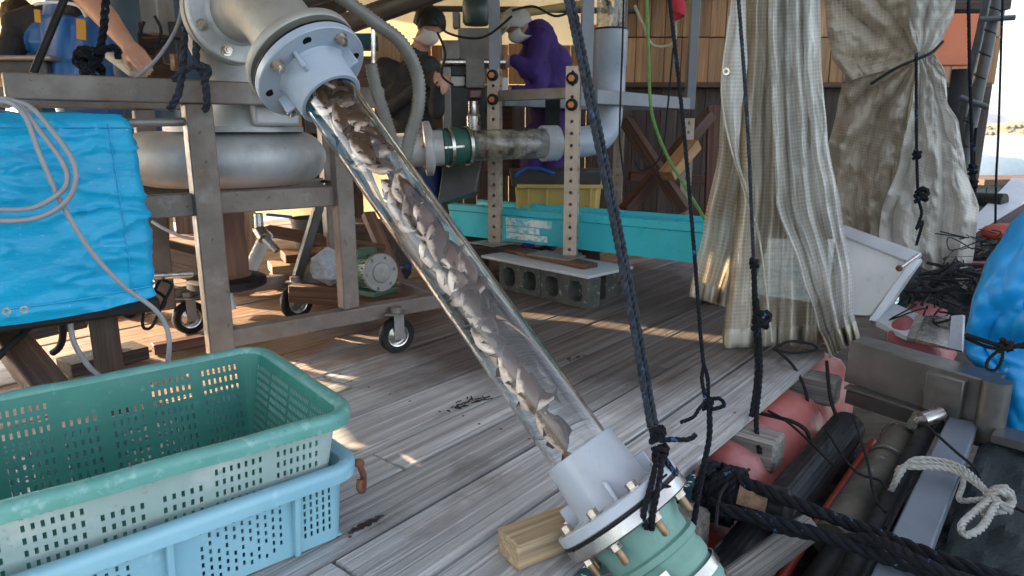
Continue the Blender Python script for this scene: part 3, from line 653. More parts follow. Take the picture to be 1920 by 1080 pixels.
# ------------------------------------------------------------------ fish
m_fish, t, N, L = nodes('fish_skin')
tc = N('TexCoord'); sp = N('SeparateXYZ'); L(tc.outputs['Object'], sp.inputs[0])
n1 = N('TexNoise', i_Scale=45., i_Detail=5.); L(tc.outputs['Object'], n1.inputs['Vector'])
ad = N('Math', operation='MULTIPLY_ADD', i_1=.034); L(n1.outputs[0], ad.inputs[0]); L(sp.outputs[2], ad.inputs[2])
mr = N('MapRange'); mr.inputs[1].default_value = .004; mr.inputs[2].default_value = .018; L(ad.outputs[0], mr.inputs[0])
c1 = mixc(N, L, mr.outputs[0], (.74, .58, .49), (.095, .054, .036))
oi = N('ObjectInfo'); hs = N('HueSaturation', i_Saturation=1.1); m2 = N('MapRange'); m2.inputs[3].default_value = .6; m2.inputs[4].default_value = 2.0; L(oi.outputs['Random'], m2.inputs[0]); L(m2.outputs[0], hs.inputs['Value']); L(c1, hs.inputs['Color'])
p_ = N('BsdfPrincipled', i_Roughness=.2, i_Metallic=.1); p_.inputs['Coat Weight'].default_value = .0; p_.inputs['Specular IOR Level'].default_value = .3; p_.inputs['Coat Roughness'].default_value = .08; L(hs.outputs[0], p_.inputs['Base Color'])
b_ = N('Bump', i_Strength=.35, i_Distance=.002); vo = N('TexVoronoi', i_Scale=260.); L(tc.outputs['Object'], vo.inputs['Vector']); L(vo.outputs[0], b_.inputs['Height']); L(b_.outputs[0], p_.inputs['Normal'])
o_ = N('OutputMaterial'); L(p_.outputs[0], o_.inputs[0])
m_eye = M('fish_eye', (.01, .01, .01), (.02, .02, .02), .1); m_fin = M('fish_fin', (.075, .045, .032), (.13, .085, .065), .45, trans=.2)
def fish_mesh(L_, hgt, wid, bend):
    mb = MB(); S = [(0, .02, .02), (.04, .20, .25), (.12, .52, .65), (.25, .86, 1.), (.4, 1., .95), (.55, .9, .75), (.7, .62, .45), (.82, .32, .22), (.88, .24, .12)]
    n = 12; vs = []; fs = []
    for i, (x, a, b) in enumerate(S):
        for k in range(n):
            an = 2 * math.pi * k / n; vs.append(V(((x - .45) * L_, math.cos(an) * b * wid + bend * (x - .4) ** 2 * L_, math.sin(an) * a * hgt * (1.08 if math.sin(an) > 0 else .95))))
    for i in range(len(S) - 1):
        for k in range(n): fs.append((i * n + k, i * n + (k + 1) % n, (i + 1) * n + (k + 1) % n, (i + 1) * n + k))
    fs += [tuple(range(n))[::-1], tuple(8 * n + k for k in range(n))]; mb.add(vs, fs)
    def flat(poly, th=.0012):
        c = len(poly); pv = [V(((x - .45) * L_, s * th + bend * (x - .4) ** 2 * L_, z * hgt)) for s in (-1, 1) for x, z in poly]
        mb.add(pv, [tuple(range(c))[::-1], tuple(range(c, 2 * c))] + [(i, (i + 1) % c, c + (i + 1) % c, c + i) for i in range(c)], 1)
    flat([(.86, .22), (1.0, .85), (.95, .0), (1.0, -.85), (.86, -.22)])
    flat([(.22, .85), (.30, 1.38), (.42, 1.34), (.55, 1.2), (.70, .92), (.72, .6), (.5, .85)])
    flat([(.55, -.78), (.60, -1.2), (.72, -.8), (.72, -.5)])
    for s in (-1, 1):
        mb.ball(V((-.345 * L_, s * wid * .55, .18 * hgt)), .0048, 8, 2)
        mb.add([V((-.18 * L_, s * wid * .98, -.1 * hgt)), V((-.02 * L_, s * wid * 1.25, -.2 * hgt)), V((-.02 * L_, s * wid * 1.2, -.62 * hgt))], [(0, 1, 2)], 1)
    me = build('fish', mb, [m_fish, m_fin, m_eye], ang=60); return me
protos = [fish_mesh(.132, .028, .0125, .10), fish_mesh(.146, .031, .0135, -.16), fish_mesh(.118, .028, .012, .2)]
meshes = [o.data for o in protos]
for o in protos: bpy.data.objects.remove(o)
d, SIDE, UPP = basis(AX)   # UPP points up across the tube
if UPP.z < 0: UPP = -UPP
cam_side = (V((0, 0, CH)) - (TT + TB) / 2); cam_side = (cam_side - AX * cam_side.dot(AX)).normalized()
LEFT = AX.cross(cam_side)
if LEFT.x > 0: LEFT = -LEFT      # picture-left, lower wall of the tube
placed = []
HOR = V((1, 0, 0)); HOR = (HOR - cam_side * HOR.dot(cam_side)).normalized()
def try_fish(s0, off, tilt, cross, me, rmax=.0745, gap=.034):
    """cross: lies level across the tube, else slides along it"""
    c = TT + AX * s0 + off; b0 = HOR if cross else AX; b1 = cam_side.cross(b0)
    x = (b0 * math.cos(tilt) + b1 * math.sin(tilt) + cam_side * random.gauss(0, .22)).normalized()
    if random.random() < .5: x = -x
    z = cam_side.cross(x).normalized()
    if z.z < 0: z = -z
    y = z.cross(x).normalized(); rr = random.gauss(0, .35); z = (z * math.cos(rr) + y * math.sin(rr)).normalized()
    y = z.cross(x); M3 = Matrix((x, y, z)).transposed()
    for v in me.vertices:
        q = M3 @ v.co + c - TT; h = q.dot(AX); rad = (q - AX * h).length
        if rad > rmax or h > 1.29: return False
    for q, qx in placed:
        if (q - c).length < gap: return False
    ob = bpy.data.objects.new('fish', me); COL.objects.link(ob); ob.matrix_world = Matrix.Translation(c) @ M3.to_4x4()
    placed.append((c, x)); return ob
FL1 = 'brown backed silver fish packed tight in the upper half of the clear tube'
FL2 = 'brown silver fish sliding down the lower half of the clear tube'
for lo, hi, num, crossp, lab, grp in ((-.05, .11, 12, .7, FL1, 'fish packed in the upper tube'), (.11, .27, 11, .75, FL1, 'fish packed in the upper tube'), (.36, .62, 15, .7, FL1, 'fish packed in the upper tube'), (.62, .86, 9, .35, FL2, 'fish sliding down the lower tube'), (.86, 1.22, 8, .2, FL2, 'fish sliding down the lower tube')):
    cnt = 0
    for k in range(9000):
        if cnt >= num: break
        rr_ = .062 * math.sqrt(random.random()); an_ = random.uniform(0, 2 * math.pi); off = LEFT * rr_ * math.cos(an_) + cam_side * rr_ * math.sin(an_)
        if lo > .8: off = LEFT * random.uniform(.02, .06) + cam_side * random.uniform(-.05, .05)
        o = try_fish(random.uniform(lo, hi), off, random.gauss(0, .3), random.random() < crossp, random.choice(meshes), .0748, .028)
        if o: tag(o, lab, 'fish', grp); cnt += 1

# wood block propping the flange
timber('prop_block', G(952, 1030, .035), G(1080, 985, .035) + V((.02, .02, 0)), .095, .07, m_palewood, label='pale sawn wood block propping the lower flange', cat='wood block', bevel=.003)

# ------------------------------------------------------------------ perforated crates
def crate(corner, ang_, Lx, W, z0, z1, tp, cr, groups_long, groups_short, mats, name, label, cat, rim, extra=None):
    e1 = V((math.cos(ang_), math.sin(ang_), 0)); e2 = V((-e1.y, e1.x, 0)); c = V(corner); ctr = c - e1 * Lx / 2 + e2 * W / 2
    th = thing(name, label, cat, (ctr.x, ctr.y, z0)); H = z1 - z0
    def perim(s):
        """rounded rectangle, starts at the front right corner and runs along the front to the left"""
        sides = [(Lx / 2 - cr, -W / 2, -1, 0, Lx - 2 * cr), (-Lx / 2, -W / 2 + cr, 0, 1, W - 2 * cr), (-Lx / 2 + cr, W / 2, 1, 0, Lx - 2 * cr), (Lx / 2, W / 2 - cr, 0, -1, W - 2 * cr)]
        q = math.pi / 2 * cr
        for x, y, dx, dy, ln in sides:
            nx, ny = (0, dx) if dx else (-dy, 0)
            if s <= ln: return x + dx * s, y + dy * s, nx, ny
            s -= ln
            if s <= q:
                an = s / cr; cx, cy = x + dx * ln - nx * cr, y + dy * ln - ny * cr
                mx, my = nx * math.cos(an) + dx * math.sin(an), ny * math.cos(an) + dy * math.sin(an)
                return cx + mx * cr, cy + my * cr, mx, my
            s -= q
        x, y, dx, dy, ln = sides[0]; return x, y, 0, -1
    q = math.pi / 2 * cr; l1 = Lx - 2 * cr; l2 = W - 2 * cr; starts = [0, l1 + q, l1 + q + l2 + q, 2 * l1 + l2 + 3 * q]; total = 2 * l1 + 2 * l2 + 4 * q
    # columns: list of (s, hole rows) cells
    breaks = set([0, total]); holes = []
    for si, st in enumerate(starts):
        for k in range(7): breaks.add(st + (l1 if si % 2 == 0 else l2) + q * k / 6)
        breaks.add(st)
        ln = l1 if si % 2 == 0 else l2
        for (a0, a1, nc, r0, r1, nr, hw, hh, stag) in (groups_long if si % 2 == 0 else groups_short):
            for ci in range(nc):
                sc = a0 + (a1 - a0) * ci / (nc - 1); pos = st + (sc - cr if si in (0, 1) else ln - (sc - cr))
                breaks.add(round(pos - hw / 2, 5)); breaks.add(round(pos + hw / 2, 5))
                for ri in range(nr):
                    if stag and (ri * 5 + ci * 3) % 11 == 0: continue
                    vc = r0 + (r1 - r0) * ri / (nr - 1) + (stag * (ci % 2) if stag else 0); holes.append((pos, vc, hw, hh))
    vb = set([0., 1.])
    for _, vc, _, hh in holes: vb.add(round(vc - hh / 2, 4)); vb.add(round(vc + hh / 2, 4))
    ss = sorted(breaks); vv = sorted(vb)
    ss = [x for i, x in enumerate(ss) if i == 0 or x - ss[i - 1] > 1e-4]; vv = [x for i, x in enumerate(vv) if i == 0 or x - vv[i - 1] > 1e-3]
    hs_ = {}
    for pos, vc, hw, hh in holes: hs_.setdefault(round(pos, 4), []).append(vc)
    def is_hole(s, v):
        for pos, vc, hw, hh in near.get(int(s * 50), ()):
            if abs(s - pos) < hw / 2 and abs(v - vc) < hh / 2: return True
    near = {}
    for h_ in holes:
        for k in (-1, 0, 1): near.setdefault(int(h_[0] * 50) + k, []).append(h_)
    vs = []; fs = []
    for v in vv:
        for s in ss[:-1]:
            x, y, nx, ny = perim(s); ins = tp * (1 - v); p = ctr + e1 * (x - nx * ins) + e2 * (y - ny * ins); vs.append(V((p.x, p.y, z0 + H * v)))
    n = len(ss) - 1
    for j in range(len(vv) - 1):
        for i in range(n):
            if not is_hole((ss[i] + ss[i + 1]) / 2, (vv[j] + vv[j + 1]) / 2): fs.append((j * n + (i + 1) % n, j * n + i, (j + 1) * n + i, (j + 1) * n + (i + 1) % n))
    mb = MB(); mb.add(vs, fs); wl = build('walls', mb, mats[:2], th, solid=.0032, soff=-1, moff=1, ang=25)
    wl.data.polygons.foreach_set('use_smooth', [False] * len(wl.data.polygons))
    # floor with a lattice of slots
    mb = MB(); nx_, ny_ = 34, 24; fx = Lx - 2 * tp - .005; fy = W - 2 * tp - .005
    mb.box(V((ctr.x, ctr.y, z0 + .004)), (fx, fy, .004), Matrix.Rotation(ang_, 3, 'Z'))
    for k in range(nx_): mb.box(V((ctr.x, ctr.y, z0 + .008)) + e1 * (-fx / 2 + fx * (k + .5) / nx_), (.006, fy * .96, .006), Matrix.Rotation(ang_, 3, 'Z'))
    build('floor_panel', mb, mats[1], th)
    # rim
    prof = rim; vs = []; fs = []; sl_ = []
    for k in range(4): sl_ += [starts[k]] + [starts[k] + (l1 if k % 2 == 0 else l2) * j / 12 for j in range(1, 13)] + [starts[k] + (l1 if k % 2 == 0 else l2) + q * j / 8 for j in range(1, 8)]
    for s in sl_:
        x, y, nx, ny = perim(s)
        wob = .0015 * math.sin(s * 23) if rim is RIM1 else 0
        for o, z in prof: p = ctr + e1 * (x + nx * o) + e2 * (y + ny * o); vs.append(V((p.x, p.y, z1 + z + wob)))
    m = len(prof); K = len(sl_)
    for i in range(K):
        for k in range(m): fs.append((i * m + k, i * m + (k + 1) % m, ((i + 1) % K) * m + (k + 1) % m, ((i + 1) % K) * m + k))
    mb = MB(); mb.add(vs, fs); build('rim', mb, mats[2], th, ang=50)
    return th, ctr, e1, e2, wl
RIM1 = [(-.004, .0), (.004, .008), (.022, .010), (.032, .004), (.035, -.008), (.033, -.028), (.028, -.030), (.026, -.008), (.004, -.006), (-.004, -.008)]
RIM2 = [(-.004, .0), (.004, .006), (.026, .007), (.034, .001), (.036, -.012), (.034, -.034), (.030, -.035), (.028, -.010), (.004, -.005), (-.004, -.006)]
def G7(a, b): return (a, b, 7, .09, .87, 9, .0068, .054, 0)
def G5(a, b): return (a, b, 5, .09, .675, 7, .0075, .054, 0)
gl = [G7(.075, .172), G7(.215, .315), G5(.35, .425), G5(.47, .545), G7(.58, .68), G7(.722, .82)]
gs_ = [(.07, .19, 13, .10, .86, 11, .0045, .045, 0), (.215, .335, 13, .10, .86, 11, .0045, .045, 0), (.36, .48, 13, .10, .86, 11, .0045, .045, 0), (.505, .60, 10, .10, .86, 11, .0045, .045, 0)]
cx = G(680, 772, .36); r39 = R(39)
crn = V((cx.x, cx.y, 0)) + V((math.cos(r39), math.sin(r39), 0)) * -.032 + V((-math.sin(r39), math.cos(r39), 0)) * .032
th1, ctr1, a1, a2, wl1 = crate(crn, r39, .895, .645, .05, .36, .058, .065, gl, gs_, [m_mint, m_teal, m_rim], 'fish_crate', 'faded green perforated crate stacked on top of the light blue one', 'crate', RIM1)
gl2 = [(.055, .122, 5, .20, .80, 7, .0062, .07, .0), (.185, .37, 11, .14, .86, 8, .0062, .06, .035), (.52, .72, 11, .14, .86, 8, .0062, .06, .035), (.77, .84, 5, .20, .80, 7, .0062, .07, 0)]
gs2 = [(.08, .25, 9, .14, .86, 8, .0062, .06, .035), (.40, .57, 9, .14, .86, 8, .0062, .06, .035)]
cx = G(686, 866, .217); r44 = R(41.5)
crn = V((cx.x, cx.y, 0)) + V((math.cos(r44), math.sin(r44), 0)) * -.033 + V((-math.sin(r44), math.cos(r44), 0)) * .033
th2, ctr2, b1, b2, wl2 = crate(crn, r44, .93, .685, .003, .217, .018, .05, gl2, gs2, [m_ltblue, m_ltblue, m_ltblue], 'fish_crate', 'light blue perforated crate resting on the deck under the green one', 'crate', RIM2)
for s in (.148, .44, .745):
    mb = MB()
    for z0, z1, w_ in ((.005, .185, .016),): 
        p = crn - b1 * s + V((0, 0, 0)); mb.beam(p - b2 * .002 + b2 * .016 + V((0, 0, z0)), p - b2 * .012 + V((0, 0, z1)), .016, .022, up=-b2)
    build('rib', mb, m_ltblue, th2, bevel=.004)
mb = MB(); p = crn + V((0, 0, .19)); kn = [p + b1 * .028 - b2 * .0 + V((0, 0, .02)), p + b1 * .038 - b2 * .005 + V((0, 0, -.02)), p + b1 * .048 + b2 * .012 + V((0, 0, -.045)), p + b1 * .044 + b2 * .01 + V((0, 0, -.075)), p + b1 * .022 - b2 * .012 + V((0, 0, -.055)), p + b1 * .026 - b2 * .01 + V((0, 0, -.03))]
mb.tube(spline(kn, 6), .0085, 8); mb.ball(p + b1 * .03 + V((0, 0, .012)), (.016, .012, .012), 8); build('rusty_ring', mb, m_rust, th2, 'rusty iron ring hooked at the crate corner')
mb = MB(); g0 = G(652, 1000, .003); g1 = G(718, 966, .003); gd, gs1, gu = basis(g1 - g0); n_ = 14; vs = []
for k in range(n_ + 1):
    t_ = k / n_; c = g0.lerp(g1, t_) + gs1 * .004 * math.sin(k * 1.9); w_ = .013 * math.sin(math.pi * min(1, t_ * .93 + .05)) ** .6 * (1 + .25 * math.sin(k * 2.7)); vs += [c - gs1 * w_, c + V((0, 0, .004)), c + gs1 * w_]
mb.add(vs, [(3 * k + j, 3 * k + j + 1, 3 * k + j + 4, 3 * k + j + 3) for k in range(n_) for j in range(2)])
wet = M('wet_mark', (.02, .02, .022), (.03, .028, .026), .25)
build('seaweed_scrap', mb, wet, label='dark wet scrap lying on the deck beside the crates', cat='scrap')
random.seed(31)
for k, (x, y, s, lab) in enumerate(((850, 765, .6, 'dark seaweed smear on the deck between crate and tube'), (1075, 672, .5, 'small brown leaf scrap on the deck right of the tube'), (890, 752, .8, 'dark weed strands on the deck near the tube middle'))):
    mb = MB(); c = G(x, y, .003)
    for j in range(int(14 * s) + 3):
        q = c + AN(random.gauss(0, .05 * s), random.gauss(0, .02 * s)); mb.beam(q, q + AN(random.gauss(.03, .01) * s, random.gauss(0, .015) * s), .004, .003)
    build('weed_scrap', mb, wet, label=lab, cat='seaweed', kind='stuff')
# ------------------------------------------------------------------ tarped box on the left
BX = V((-1.29, 2.40, 0))
def BF(s, t, z): return BX - E1 * s + E2 * t + V((0, 0, z))
def tarp_pt(s, t, z, k):
    p = BF(s, t, z)
    cr = 1 - abs(fbm((s * 2.5 + z * 1.2, z * 7 - s * 1.5, t * 4), 1., 3)) * 2.2; wr = .012 * fbm((s * 2.2, z * 4, t * 3 + 5), 1., 3) + .014 * max(0, cr) ** 4 + (.0015 + .005 * max(0, (.85 - z))) * math.sin(z * 60 + s * 11 + 4 * fbm((s * 3, z * 2, 1)))
    return p + k * wr
tp_ = thing('tarped_box', 'bright blue tarp wrapped around a boxy unit beside the cart', 'tarp', BF(.4, .2, .45))
fo = -E2; mb = MB()
def wrap(a, b):
    # a goes round: right flank, rounded corner, front, off to the far end
    z = 1.105 - .645 * b
    hem = .03 * math.sin(a * 9) * max(0, b - .85) * 4 - (.022 * max(0, b - .9) * 10 * (a - .3))
    bulge = .012 * math.sin(math.pi * b); L = a * 1.5
    if L < .38: s, t, nrm = 0, .38 - L + .02, E1
    elif L < .46: an = (L - .38) / .08 * math.pi / 2; s, t, nrm = .03 - .03 * math.cos(an), .02 - .03 * math.sin(an) + .01, (E1 * math.cos(an) + fo * math.sin(an))
    else: s, t, nrm = .03 + (L - .46), -.0, fo
    lean = E1 * (.012 * b)
    rt = max(0, 1 - b / .05); p = tarp_pt(s, t, z + hem, nrm)
    return p + nrm * (bulge - .03 * rt * rt) + lean
mb.grid(wrap, 150, 80)
def topf(a, b):
    s = .02 + 1.02 * b; t = .36 - .34 * a; return tarp_pt(s, t, 1.10 + .008 * math.sin(a * 9 + b * 14), V((0, 0, .6)))
mb.grid(topf, 16, 30)
build('cover', mb, m_tarp, tp_, ang=80)
mb = MB(); mb.tube([wrap(a / 60, .93) + (fo if a > 18 else E1) * .004 for a in range(2, 60)], .0035, 6); mb.tube([wrap(a / 60, .07) + (fo if a > 18 else E1) * .003 for a in range(2, 60)], .003, 6); mb.tube([wrap(.335, b / 40) + fo * .003 for b in range(2, 40)], .003, 6); build('seam', mb, m_tarp, tp_)
mb = MB(); mb.box(BF(.45, .16, .435), (.95, .30, .05), Matrix.Rotation(R(38.7), 3, 'Z')); mb.box(BF(.35, .15, .75), (.6, .22, .5), Matrix.Rotation(R(38.7), 3, 'Z')); build('base_pad', mb, m_black, tp_, bevel=.012)
mb = MB(); mb.tube([P(283, 518, 2.46), P(358, 514, 2.62)], .014); build('carrying_bar', mb, m_stain, tp_)
for px, py in ((45, 580), (12, 583)):
    mb = MB(); q = P(px, py, 2.05); mb.lathe([(.006, 0), (.012, 0), (.012, .003), (.006, .003)], q, fo, 16, closed=True); build('eyelet', mb, m_bolt, tp_)
for k, sx in enumerate((.15, .75)):
    timber('trestle_leg', BF(sx, .1, .41), BF(sx, .1, .0), .07, .07, m_darkwood, tp_, up=(0, 1, 0))
# grey cable, looped in front of the tarp
YC = 2.06
cab = [(-10, 187, 2.14), (30, 192, 2.12), (78, 250, 2.1), (118, 305, 2.09), (126, 340, 2.08), (108, 365, 2.07), (60, 390, 2.05), (0, 393, 2.0), (-60, 392, 1.97), (-95, 330, 1.98), (-70, 240, 2.05), (-10, 195, 2.1), (50, 197, 2.12), (100, 248, 2.1), (136, 300, 2.09), (142, 340, 2.08), (122, 380, 2.07), (70, 408, 2.05), (0, 414, 2.0), (-70, 405, 1.97), (-110, 330, 1.97), (-70, 225, 2.04), (0, 190, 2.1), (45, 215, 2.1), (75, 290, 2.09), (115, 380, 2.09), (170, 470, 2.12), (230, 535, 2.16), (290, 580, 2.2), (314, 620, 2.22), (316, 668, 2.22), (300, 715, 2.25), (270, 735, 2.3)]
mb = MB(); mb.tube(spline([P(*c) for c in cab], 8), .0078, 10); build('power_cable', mb, m_cable, label='grey cable looped over the blue tarp and dropping to the deck', cat='cable')
mb = MB(); mb.tube(spline([P(131, 590, 2.3), P(138, 640, 2.3), P(165, 685, 2.3), P(200, 715, 2.3)], 8), .009, 10); build('power_cable', mb, m_cable, label='short grey cable hanging below the tarp behind the green crate', cat='cable')
mb = MB(); mb.tube(spline([P(112, 588, 2.5), P(118, 625, 2.5), P(112, 650, 2.5), P(98, 662, 2.5)], 8), .013, 10); build('black_hose', mb, m_black, label='short bent black hose below the blue tarp', cat='hose')
mb = MB(); mb.tube([P(70, 600, 2.3), P(-10, 675, 2.1)], .012, 10); build('black_hose', mb, m_black, label='straight black hose running off the picture under the tarp', cat='hose')
mb = MB(); mb.rope(spline([P(305, 525, 2.5), P(322, 535, 2.5), P(305, 570, 2.48), P(285, 612, 2.46), P(268, 612, 2.46), P(272, 575, 2.48), P(285, 545, 2.5), P(310, 560, 2.5), P(300, 580, 2.5), P(285, 560, 2.5), P(300, 525, 2.5)], 8), .006); build('tie_cord', mb, m_cordk, label='black cord tied in loops on the bar beside the tarp', cat='cord')
timber('floor_timber', P(-40, 560, 2.55), P(95, 735, 2.0), .10, .07, m_brownwood, label='slanting brown timber at the foot of the tarped box', cat='timber')
timber('floor_timber', G(120, 690, .04), G(265, 655, .04), .16, .06, m_darkwood, label='dark flat timber on the deck behind the green crate', cat='timber')
timber('floor_timber', P(-60, 640, 2.9), P(160, 590, 3.1), .12, .10, m_darkwood, label='dark timber lying in the shade under the tarp', cat='timber')
timber('floor_timber', G(262, 670, .03) + V((0, .12, 0)), G(470, 628, .03) + V((0, .1, 0)), .06, .05, m_redwood, label='narrow reddish batten at the foot of the cart post', cat='timber')

# ------------------------------------------------------------------ ropes
def knot(mb, c, r, rad, n=3, seed=1, ax=(0, 0, 1)):
    rnd = random.Random(seed); c = V(c); pts = []
    for k in range(n * 9):
        an = k * 2 * math.pi / 6.3; h = (k / (n * 9) - .5) * r * 2.2
        pts.append(c + V((math.cos(an) * r * rnd.uniform(.6, 1.), math.sin(an) * r * rnd.uniform(.6, 1.), h + math.sin(k * 1.7) * r * .4)))
    mb.rope(spline(pts, 4), rad, rad * 6, n=5)
def side_off(pts, k): return [p + V((k, 0, 0)) for p in pts]
r1 = thing('main_rope', 'doubled blue black rope running from above to the lower flange', 'rope', P(1235, 830, 1.5))
m1 = spline([P(1040, -110, 1.9), P(1070, 10, 1.86), P(1108, 190, 1.78), P(1155, 420, 1.68), P(1193, 620, 1.6), P(1224, 800, 1.54)], 10)
mb = MB(); mb.rope(side_off(m1, -.006), .0085); mb.rope(side_off([p + V((.0, .012, 0)) for p in m1], .008), .0085); build('strand_pair', mb, m_ropeb, r1)
mb = MB(); knot(mb, P(1233, 815, 1.53), .016, .0075, 3, 2); build('knot', mb, m_ropek, r1); mb = MB(); knot(mb, P(1238, 850, 1.51), .018, .0075, 3, 5); build('knot', mb, m_ropek, r1)
mb = MB(); mb.rope(spline([P(1235, 825, 1.5), P(1262, 824, 1.49), P(1290, 824, 1.48), P(1306, 814, 1.48)], 6), .0065); build('tail', mb, m_ropek, r1)
# loop round the flange
fl_pts = [P(1238, 860, 1.49), P(1228, 905, 1.44), P(1212, 965, 1.39), P(1222, 985, 1.40), P(1240, 930, 1.42), P(1246, 870, 1.46)]
mb = MB(); mb.rope(spline([P(1232, 860, 1.49), P(1222, 905, 1.43), P(1207, 965, 1.385), P(1212, 990, 1.42)], 8), .0072); mb.rope(spline([P(1242, 860, 1.49), P(1236, 905, 1.43), P(1224, 965, 1.385), P(1222, 992, 1.42)], 8), .0072)
mb.rope(spline([P(1245, 858, 1.50), P(1262, 885, 1.50), P(1275, 915, 1.52), P(1268, 940, 1.56)], 8), .0075); mb.rope(spline([P(1250, 890, 1.46), P(1235, 905, 1.42), P(1255, 912, 1.45), P(1268, 918, 1.5)], 8), .003)
build('flange_loop', mb, m_ropek, r1)
r2 = thing('thin_rope', 'thin dark rope hanging beside the main rope with a bow knot', 'rope', P(1330, 755, 1.85))
m2_ = spline([P(1247, -100, 2.1), P(1257, 10, 2.08), P(1280, 220, 2.02), P(1300, 450, 1.95), P(1313, 620, 1.9), P(1320, 690, 1.88)], 8)
mb = MB(); mb.rope(m2_, .006); mb.rope(spline([P(1320, 685, 1.88), P(1316, 710, 1.87), P(1322, 745, 1.85)], 6), .006); mb.rope(spline([P(1320, 685, 1.88), P(1327, 710, 1.87), P(1328, 745, 1.85)], 6), .006); build('strand', mb, m_ropek, r2)
mb = MB(); knot(mb, P(1328, 757, 1.84), .014, .006, 3, 9); mb.rope(spline([P(1330, 750, 1.84), P(1348, 747, 1.83), P(1358, 760, 1.83), P(1335, 768, 1.83)], 6), .006); mb.rope(spline([P(1325, 752, 1.84), P(1312, 765, 1.82), P(1300, 782, 1.8), P(1276, 792, 1.79)], 6), .0055); build('knot', mb, m_ropek, r2)
mb = MB(); mb.rope(spline([P(1330, 765, 1.84), P(1330, 820, 1.8), P(1318, 880, 1.76), P(1300, 985, 1.7)], 8), .0085); build('tail', mb, m_ropek, r2)
r3 = thing('curtain_rope', 'black rope hanging in front of the gridded sheets to the deck edge', 'rope', P(1415, 780, 2.4))
m3_ = spline([P(1378, -80, 2.85), P(1388, 40, 2.82), P(1402, 240, 2.76), P(1413, 490, 2.66)], 8)
mb = MB(); mb.rope(m3_, .0075); build('strand', mb, m_ropeb, r3)
mb = MB(); knot(mb, P(1414, 494, 2.65), .015, .008, 2, 3); build('knot', mb, m_ropek, r3); mb = MB(); knot(mb, P(1428, 600, 2.6), .03, .012, 3, 4); build('knot', mb, m_ropek, r3)
mb = MB(); mb.rope(spline([P(1413, 495, 2.65), P(1417, 600, 2.6), P(1420, 700, 2.52), P(1410, 780, 2.42)], 8), .0115); mb.rope(spline([P(1419, 560, 2.61), P(1426, 690, 2.52), P(1418, 790, 2.40), P(1425, 850, 2.3)], 8), .0095); build('doubled_end', mb, m_ropek, r3)
r4 = thing('rail_rope', 'dark blue rope looped round the cart top rail by the post', 'rope', P(350, 180, 2.6))
mb = MB(); mb.rope(spline([P(358, -80, 2.66), P(350, 0, 2.64), P(344, 100, 2.6), P(336, 170, 2.56), P(318, 205, 2.58)], 8), .0135); mb.rope(spline([P(380, -80, 2.66), P(374, 0, 2.64), P(368, 110, 2.6), P(382, 140, 2.59), P(388, 190, 2.6), P(384, 206, 2.64)], 8), .0135)
mb.rope(spline([P(384, 150, 2.58), P(392, 130, 2.56), P(372, 122, 2.56), P(345, 132, 2.57), P(325, 150, 2.58)], 8), .012); build('loops', mb, m_ropeb, r4)
r5 = thing('thick_rope', 'thick black rope knotted in front of the blue apron', 'rope', P(180, 130, 2.75))
mb = MB(); mb.rope(spline([P(200, -60, 2.8), P(197, 20, 2.78), P(190, 80, 2.76), P(176, 125, 2.74)], 8), .015); build('strand', mb, m_ropek, r5)
mb = MB(); knot(mb, P(172, 125, 2.74), .04, .015, 3, 12); mb.rope(spline([P(180, 95, 2.72), P(150, 92, 2.72), P(142, 118, 2.72), P(170, 130, 2.72)], 6), .013); mb.rope(spline([P(180, 100, 2.72), P(215, 88, 2.74), P(222, 110, 2.75)], 6), .013); build('knot', mb, m_ropek, r5)
mb = MB(); mb.tube([P(145, -60, 2.7), P(62, 138, 2.55)], .013, 10); build('black_hose', mb, m_black, label='straight black hose slanting down in front of the apron', cat='hose')
mb = MB(); mb.tube(spline([P(245, 152, 2.7), P(290, 115, 2.72), P(325, 65, 2.75), P(340, 20, 2.78), P(345, -40, 2.8)], 8), .007, 8); build('air_line', mb, m_cable, label='thin grey air line curving up past the hand', cat='cable')
mb = MB(); mb.tube(spline([P(1250, -30, 4.0), P(1212, -30, 4.0), P(1216, 100, 4.0), P(1222, 210, 3.95), P(1250, 290, 3.9), P(1285, 350, 3.85), P(1322, 412, 3.8)][1:], 8), .009, 8); build('green_cord', mb, m_cordg, label='green cord hanging down past the grey frame', cat='cord')
mb = MB(); mb.tube(spline([P(1190, 10, 4.4), P(1207, 50, 4.4), P(1225, 85, 4.4), P(1262, 80, 4.4), P(1266, 40, 4.4), P(1255, 5, 4.4)], 8), .009, 8); build('cord_loop', mb, m_cordy, label='tan cord loop hanging under the red cloth', cat='cord')
mb = MB(); mb.tube(spline([P(1260, -30, 4.3), P(1266, 0, 4.3), P(1272, 22, 4.3), P(1262, 38, 4.3)], 5), [.02] * 4 + [.045] * 8 + [.03, .02, .015, .01], 10); build('red_rag', mb, m_redcloth, label='red rag tied above the tan cord loop', cat='rag')
mb = MB(); mb.tube(spline([P(1170, -30, 4.5), P(1167, 90, 4.5), P(1164, 170, 4.5), P(1162, 260, 4.45), P(1170, 330, 4.4)], 8), .006, 8); build('black_cable', mb, m_cordk, label='thin black cable hanging in front of the grey pipe', cat='cable')
mb = MB(); mb.tube(spline([P(1262, 90, 4.6), P(1252, 200, 4.55), P(1240, 290, 4.5), P(1205, 320, 4.5), P(1190, 300, 4.5)], 8), .006, 8); build('black_cable', mb, m_cordk, label='thin black cable sagging behind the green cord', cat='cable')
